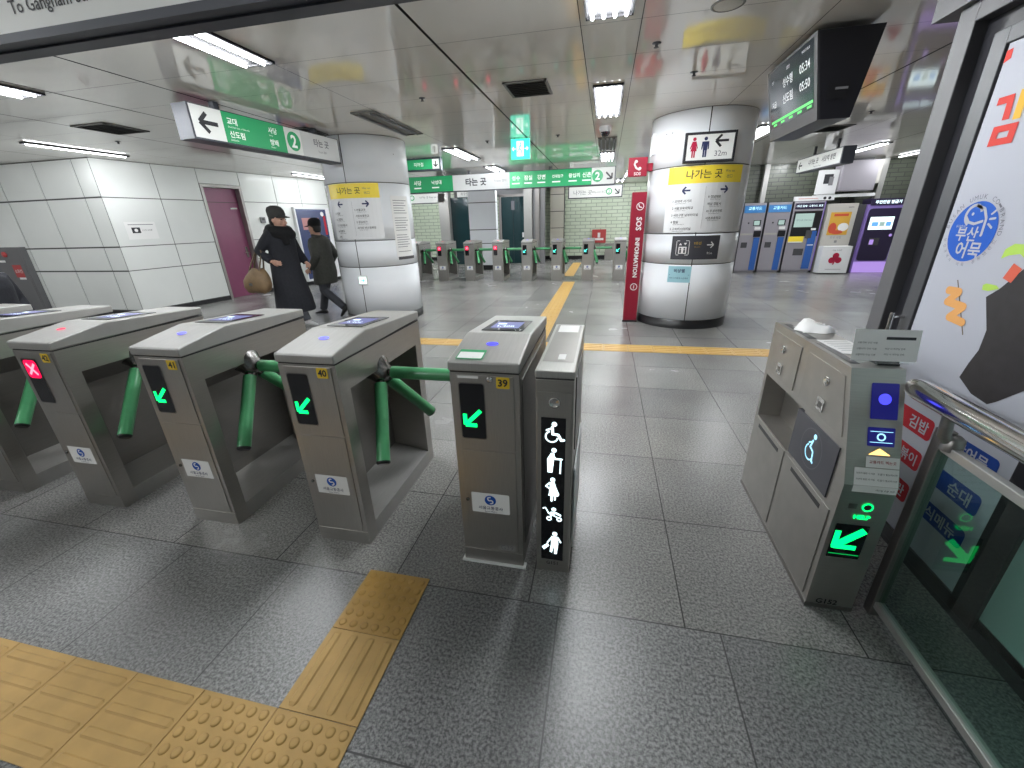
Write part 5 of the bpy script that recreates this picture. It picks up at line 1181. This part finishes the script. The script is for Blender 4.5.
def leg_pts(hip, knee, ankle): return [hip, (Vector(hip)+Vector(knee))/2, knee, (Vector(knee)*.65+Vector(ankle)*.35), ankle]
def person(label, loc, rz, s, coat_mat, coat_len, legs, arms, cap=None, scarf=False, trouser='trouser', shoe='shoe', hair_r=0., coat_w=1., hs=1.):
    """facing +X; s scales a 1.70 m figure"""
    t = thing('person', label, 'person', loc, rz)
    t.scale = (s, s, s)
    HC = Vector((.03, 0, 1.555-.10*(hs-1)))
    b = MB()
    head(b, HC, hs)
    b.tube([(-.01, 0, 1.36), (.0, 0, 1.42), (.012, 0, 1.50)], [.066, .054, .056], 14)
    tor = [(.86, -.01, .095, .155), (.95, -.01, .105, .165), (1.08, .0, .095, .140), (1.20, .01, .108, .155), (1.32, .0, .105, .165), (1.39, -.01, .08, .13), (1.42, -.01, .05, .07)]
    b.loft([ell((x, 0, z), rx, ry) for z, x, rx, ry in tor])
    for q, (kn, an) in zip((-1, 1), legs):
        hip = Vector((-.01, q*.085, .90)); kn = Vector((kn[0], q*.09, kn[1])); an = Vector((an[0], q*.085, an[1]))
        b.tube(leg_pts(hip, kn, an), [.088, .078, .056, .054, .038], 14)
        dd_ = (an-kn).normalized(); fw = Vector((-dd_.z, 0, dd_.x)); fw = fw if fw.x > 0 else -fw
        if an.z < .10: fw = Vector((1, 0, 0))
        dn = Vector((fw.z, 0, -fw.x)); b.tube([an-fw*.03+dn*.03, an+fw*.05+dn*.05, an+fw*.12+dn*.062], [.032, .030, .018], 10)
    for q, (el, wr, dv) in zip((-1, 1), arms):
        sh = Vector((-.01, q*.165, 1.355)); el = Vector(el); wr = Vector(wr)
        b.tube([Vector((-.01, q*.09, 1.35)), sh, (sh+el)/2, el, (el*.5+wr*.5), wr], [.06, .056, .048, .040, .036, .026], 12)
        hand(b, wr, dv, (0, -q, .0) if abs(Vector(dv).normalized().y) < .8 else (0, 0, -1), .95, .45, q)
    b.build('body', ['skin'], t, remesh=.0085)
    face_bits(t, HC, hs)
    # trousers and shoes
    m = MB(); m.loft([ell((-.01, 0, z), rx, ry) for z, rx, ry in ((.80, .10, .15), (.90, .125, .178), (1.0, .125, .175))])
    for q, (kn, an) in zip((-1, 1), legs):
        hip = Vector((-.01, q*.085, .90)); kn = Vector((kn[0], q*.09, kn[1])); an = Vector((an[0], q*.085, an[1]))
        pts = leg_pts(hip, kn, an+Vector((0, 0, .02))); pts[-1] = pts[-1]+(Vector(an)-kn).normalized()*.03; m.tube(pts, [.110, .100, .080, .074, .066], 16)
    m.build('trousers', [trouser], t, remesh=.011)
    for q, (kn, an) in zip((-1, 1), legs):
        kn = Vector((kn[0], q*.09, kn[1])); an = Vector((an[0], q*.085, an[1])); d = (an-kn).normalized(); fw = Vector((-d.z, 0, d.x)); fw = fw if fw.x > 0 else -fw
        if an.z < .10: fw = Vector((1, 0, 0))
        dn = Vector((fw.z, 0, -fw.x)); m = MB(); o_ = an
        rings = []
        for a, h0, h1, w in ((-.075, .045, .075, .030), (-.06, .0, .085, .040), (.0, .0, .09, .042), (.06, .015, .085, .046), (.12, .038, .085, .046), (.17, .055, .085, .036), (.19, .066, .082, .018)):
            rings.append([o_ + fw*a + dn*((h0+h1)/2+(h1-h0)/2*math.sin(2*PI*k/14)) + Vector((0, w*math.cos(2*PI*k/14), 0)) for k in range(14)])
        m.loft(rings); m.build('shoe', [shoe], t)
    # coat
    m = MB(); W = coat_w
    ln = coat_len
    sec = [(ln, .01, .27 if ln < .6 else .165, .235 if ln < .6 else .205), (ln+.02, .01, .275 if ln < .6 else .170, .24 if ln < .6 else .21)]
    for z, x, rx, ry in ((.45, .01, .245, .235), (.62, .0, .205, .228), (.80, -.01, .172, .218), (.98, -.01, .158, .205), (1.12, .0, .150, .196), (1.26, .005, .150, .205), (1.35, .0, .132, .200), (1.40, -.01, .10, .15), (1.43, -.01, .075, .09)):
        if z > ln+.05: sec.append((z, x, rx, ry))
    m.loft([ell((x, 0, z), rx*W, ry*W, 26) for z, x, rx, ry in sec])
    for q, (el, wr, dv) in zip((-1, 1), arms):
        sh = Vector((-.01, q*.165, 1.34)); el = Vector(el); wr = Vector(wr)
        m.tube([Vector((-.01, q*.08, 1.33)), sh, (sh+el)/2, el, (el*.5+wr*.5), wr-(wr-el)*.03], [.085, .088, .080, .070, .062, .052], 14)
    m.build('coat', [coat_mat], t, remesh=.0125)
    m = MB(); m.tube([(.0+.085*math.cos(a), .085*math.sin(a), 1.425+.015*math.cos(a)) for a in [2*PI*k/20 for k in range(21)]], .022, 10); m.build('collar', [coat_mat], t)
    # hair
    m = MB(); m.loft([ell((HC.x+dx*hs, 0, HC.z+z*hs), rx*hs, ry*hs) for z, dx, rx, ry in ((-.075-hair_r, -.052, .040, .060), (-.04, -.040, .068, .076), (0, -.030, .080, .083), (.04, -.014, .096, .086), (.08, -.008, .092, .076), (.112, -.008, .058, .050), (.126, -.008, .02, .02))]); m.build('hair', ['hair'], t)
    if cap:
        m = MB(); m.loft([ell((HC.x+dx*hs, 0, HC.z+z*hs), rx*hs, ry*hs) for z, dx, rx, ry in ((.035, -.006, .108, .092), (.07, -.006, .112, .096), (.115, -.014, .108, .092), (.15, -.02, .085, .074), (.168, -.02, .04, .036))])
        c_ = m.build('cap', [cap], t)
        m = MB(); vs = []; fs = []
        for i in range(9):
            a = R(-62+124*i/8); e = math.cos(a*1.3)
            vs += [(HC.x+hs*p[0], hs*p[1], HC.z+hs*p[2]) for p in ((.095*math.cos(a), .088*math.sin(a), .050), (.10*math.cos(a)+.085*max(0, e), .092*math.sin(a), .030), (.10*math.cos(a)+.085*max(0, e), .092*math.sin(a), .022), (.095*math.cos(a), .088*math.sin(a), .040))]
        for i in range(8):
            for j in range(4): fs.append((4*i+j, 4*i+4+j, 4*i+4+(j+1) % 4, 4*i+(j+1) % 4))
        m.add(vs, fs, 0, True); m.build('cap_brim', [cap], c_)
    if scarf:
        m = MB()
        for zz, rr_, tt in ((1.355, .145, .070), (1.415, .125, .058)): m.tube([(.015+rr_*math.cos(a), rr_*1.02*math.sin(a), zz-.02*math.cos(a)) for a in [2*PI*k/22 for k in range(23)]], tt, 12)
        m.tube([(.10, -.06, 1.40), (.16, -.07, 1.30), (.165, -.06, 1.20)], [.055, .06, .05], 12)
        m.build('scarf', [M['scarf']], t, remesh=.014)
    return t
an_t = 0
# woman, walking to the right
w_ = person('person in a long black coat, thick black scarf and grey cap walking right', (-5.0, 5.85, 0), R(-4), 1.06, 'coat', .22,
  [((.13, .50), (.24, .095)), ((-.02, .48), (-.24, .16))],
  [((-.17, -.27, 1.12), (.02, -.27, .98), (1, .1, -.25)), ((.02, .26, 1.08), (.18, .22, .92), (.8, -.2, -.6))], cap='cap', scarf=True, shoe='shoe_lt', coat_w=1.10, hair_r=.02, hs=1.16)
# man, walking to the left
m_ = person('person in a dark olive jacket and black cap walking left, seen beside the left column', (-4.84, 6.55, 0), R(183), .965, 'olive', .60,
  [((.10, .50), (.22, .095)), ((.02, .48), (-.30, .17))],
  [((-.10, -.28, 1.09), (.08, -.28, .88), (.8, .1, -.6)), ((-.08, .28, 1.09), (.10, .27, .88), (.8, 0, -.6))], cap='scarf', coat_w=1.12)
p_ = person('person in black at the left edge of the photo, standing behind the turnstiles', (-5.40, 2.62, 0), R(20), .86, 'coat', .62,
  [((.04, .50), (.04, .095)), ((.02, .48), (-.04, .095))],
  [((.0, -.24, 1.10), (.10, -.22, .88), (.5, 0, -.8)), ((.0, .24, 1.10), (.10, .22, .88), (.5, 0, -.8))])
# the woman's bag
t = thing('shoulder_bag', 'bulky tan shoulder bag hanging behind the person in the long black coat', 'bag', (-5.29, 5.50, 0))
m = MB(); m.loft([[(c0+rx*math.copysign(abs(math.cos(a))**.7, math.cos(a)), ry*math.copysign(abs(math.sin(a))**.8, math.sin(a)), z+.015*math.sin(3*a)) for a in [2*PI*k/26 for k in range(26)]] for z, c0, rx, ry in ((.58, .02, .12, .07), (.60, .01, .18, .11), (.68, .0, .215, .135), (.78, .0, .21, .13), (.86, .02, .17, .10), (.92, .04, .12, .07), (.94, .04, .10, .05))]); m.build('bag_body', ['bag'], t, subsurf=1)
for yq in (-.05, .05):
    m = MB(); m.tube([(-.06, yq, .90), (-.02, yq*.6+.02, 1.02), (.06, yq*.3+.05, 1.19), (.12, .06, 1.245), (.17, yq*.3+.05, 1.19), (.15, yq*.6+.02, 1.04), (.12, yq, .90)], .012, 8); m.build('bag_strap', ['strap'], t)
m = MB(); m.plate(FRONT(0, -.13), -.03, .03, .70, .74, 0, .012); m.build('bag_clasp', ['chrome'], t)

# ------------------------------------------------------------------ light and view
w = bpy.data.worlds.new('world'); SC.world = w; w.use_nodes = True
w.node_tree.nodes['Background'].inputs[0].default_value = (.8, .85, .9, 1); w.node_tree.nodes['Background'].inputs[1].default_value = .3
SC.view_settings.view_transform = 'Standard'
SC.view_settings.look = 'None'
SC.view_settings.exposure = .58
SC.cycles.max_bounces = 10; SC.cycles.diffuse_bounces = 5; SC.cycles.glossy_bounces = 5; SC.cycles.transparent_max_bounces = 12
SC.cycles.use_light_tree = True; SC.cycles.sample_clamp_indirect = 3; SC.cycles.sample_clamp_direct = 6;
for m_ in bpy.data.materials:
    if not m_.name.startswith('fluorescent'): m_.cycles.emission_sampling = 'NONE'
SC.cycles.use_adaptive_sampling = True; SC.cycles.caustics_reflective = False; SC.cycles.caustics_refractive = False
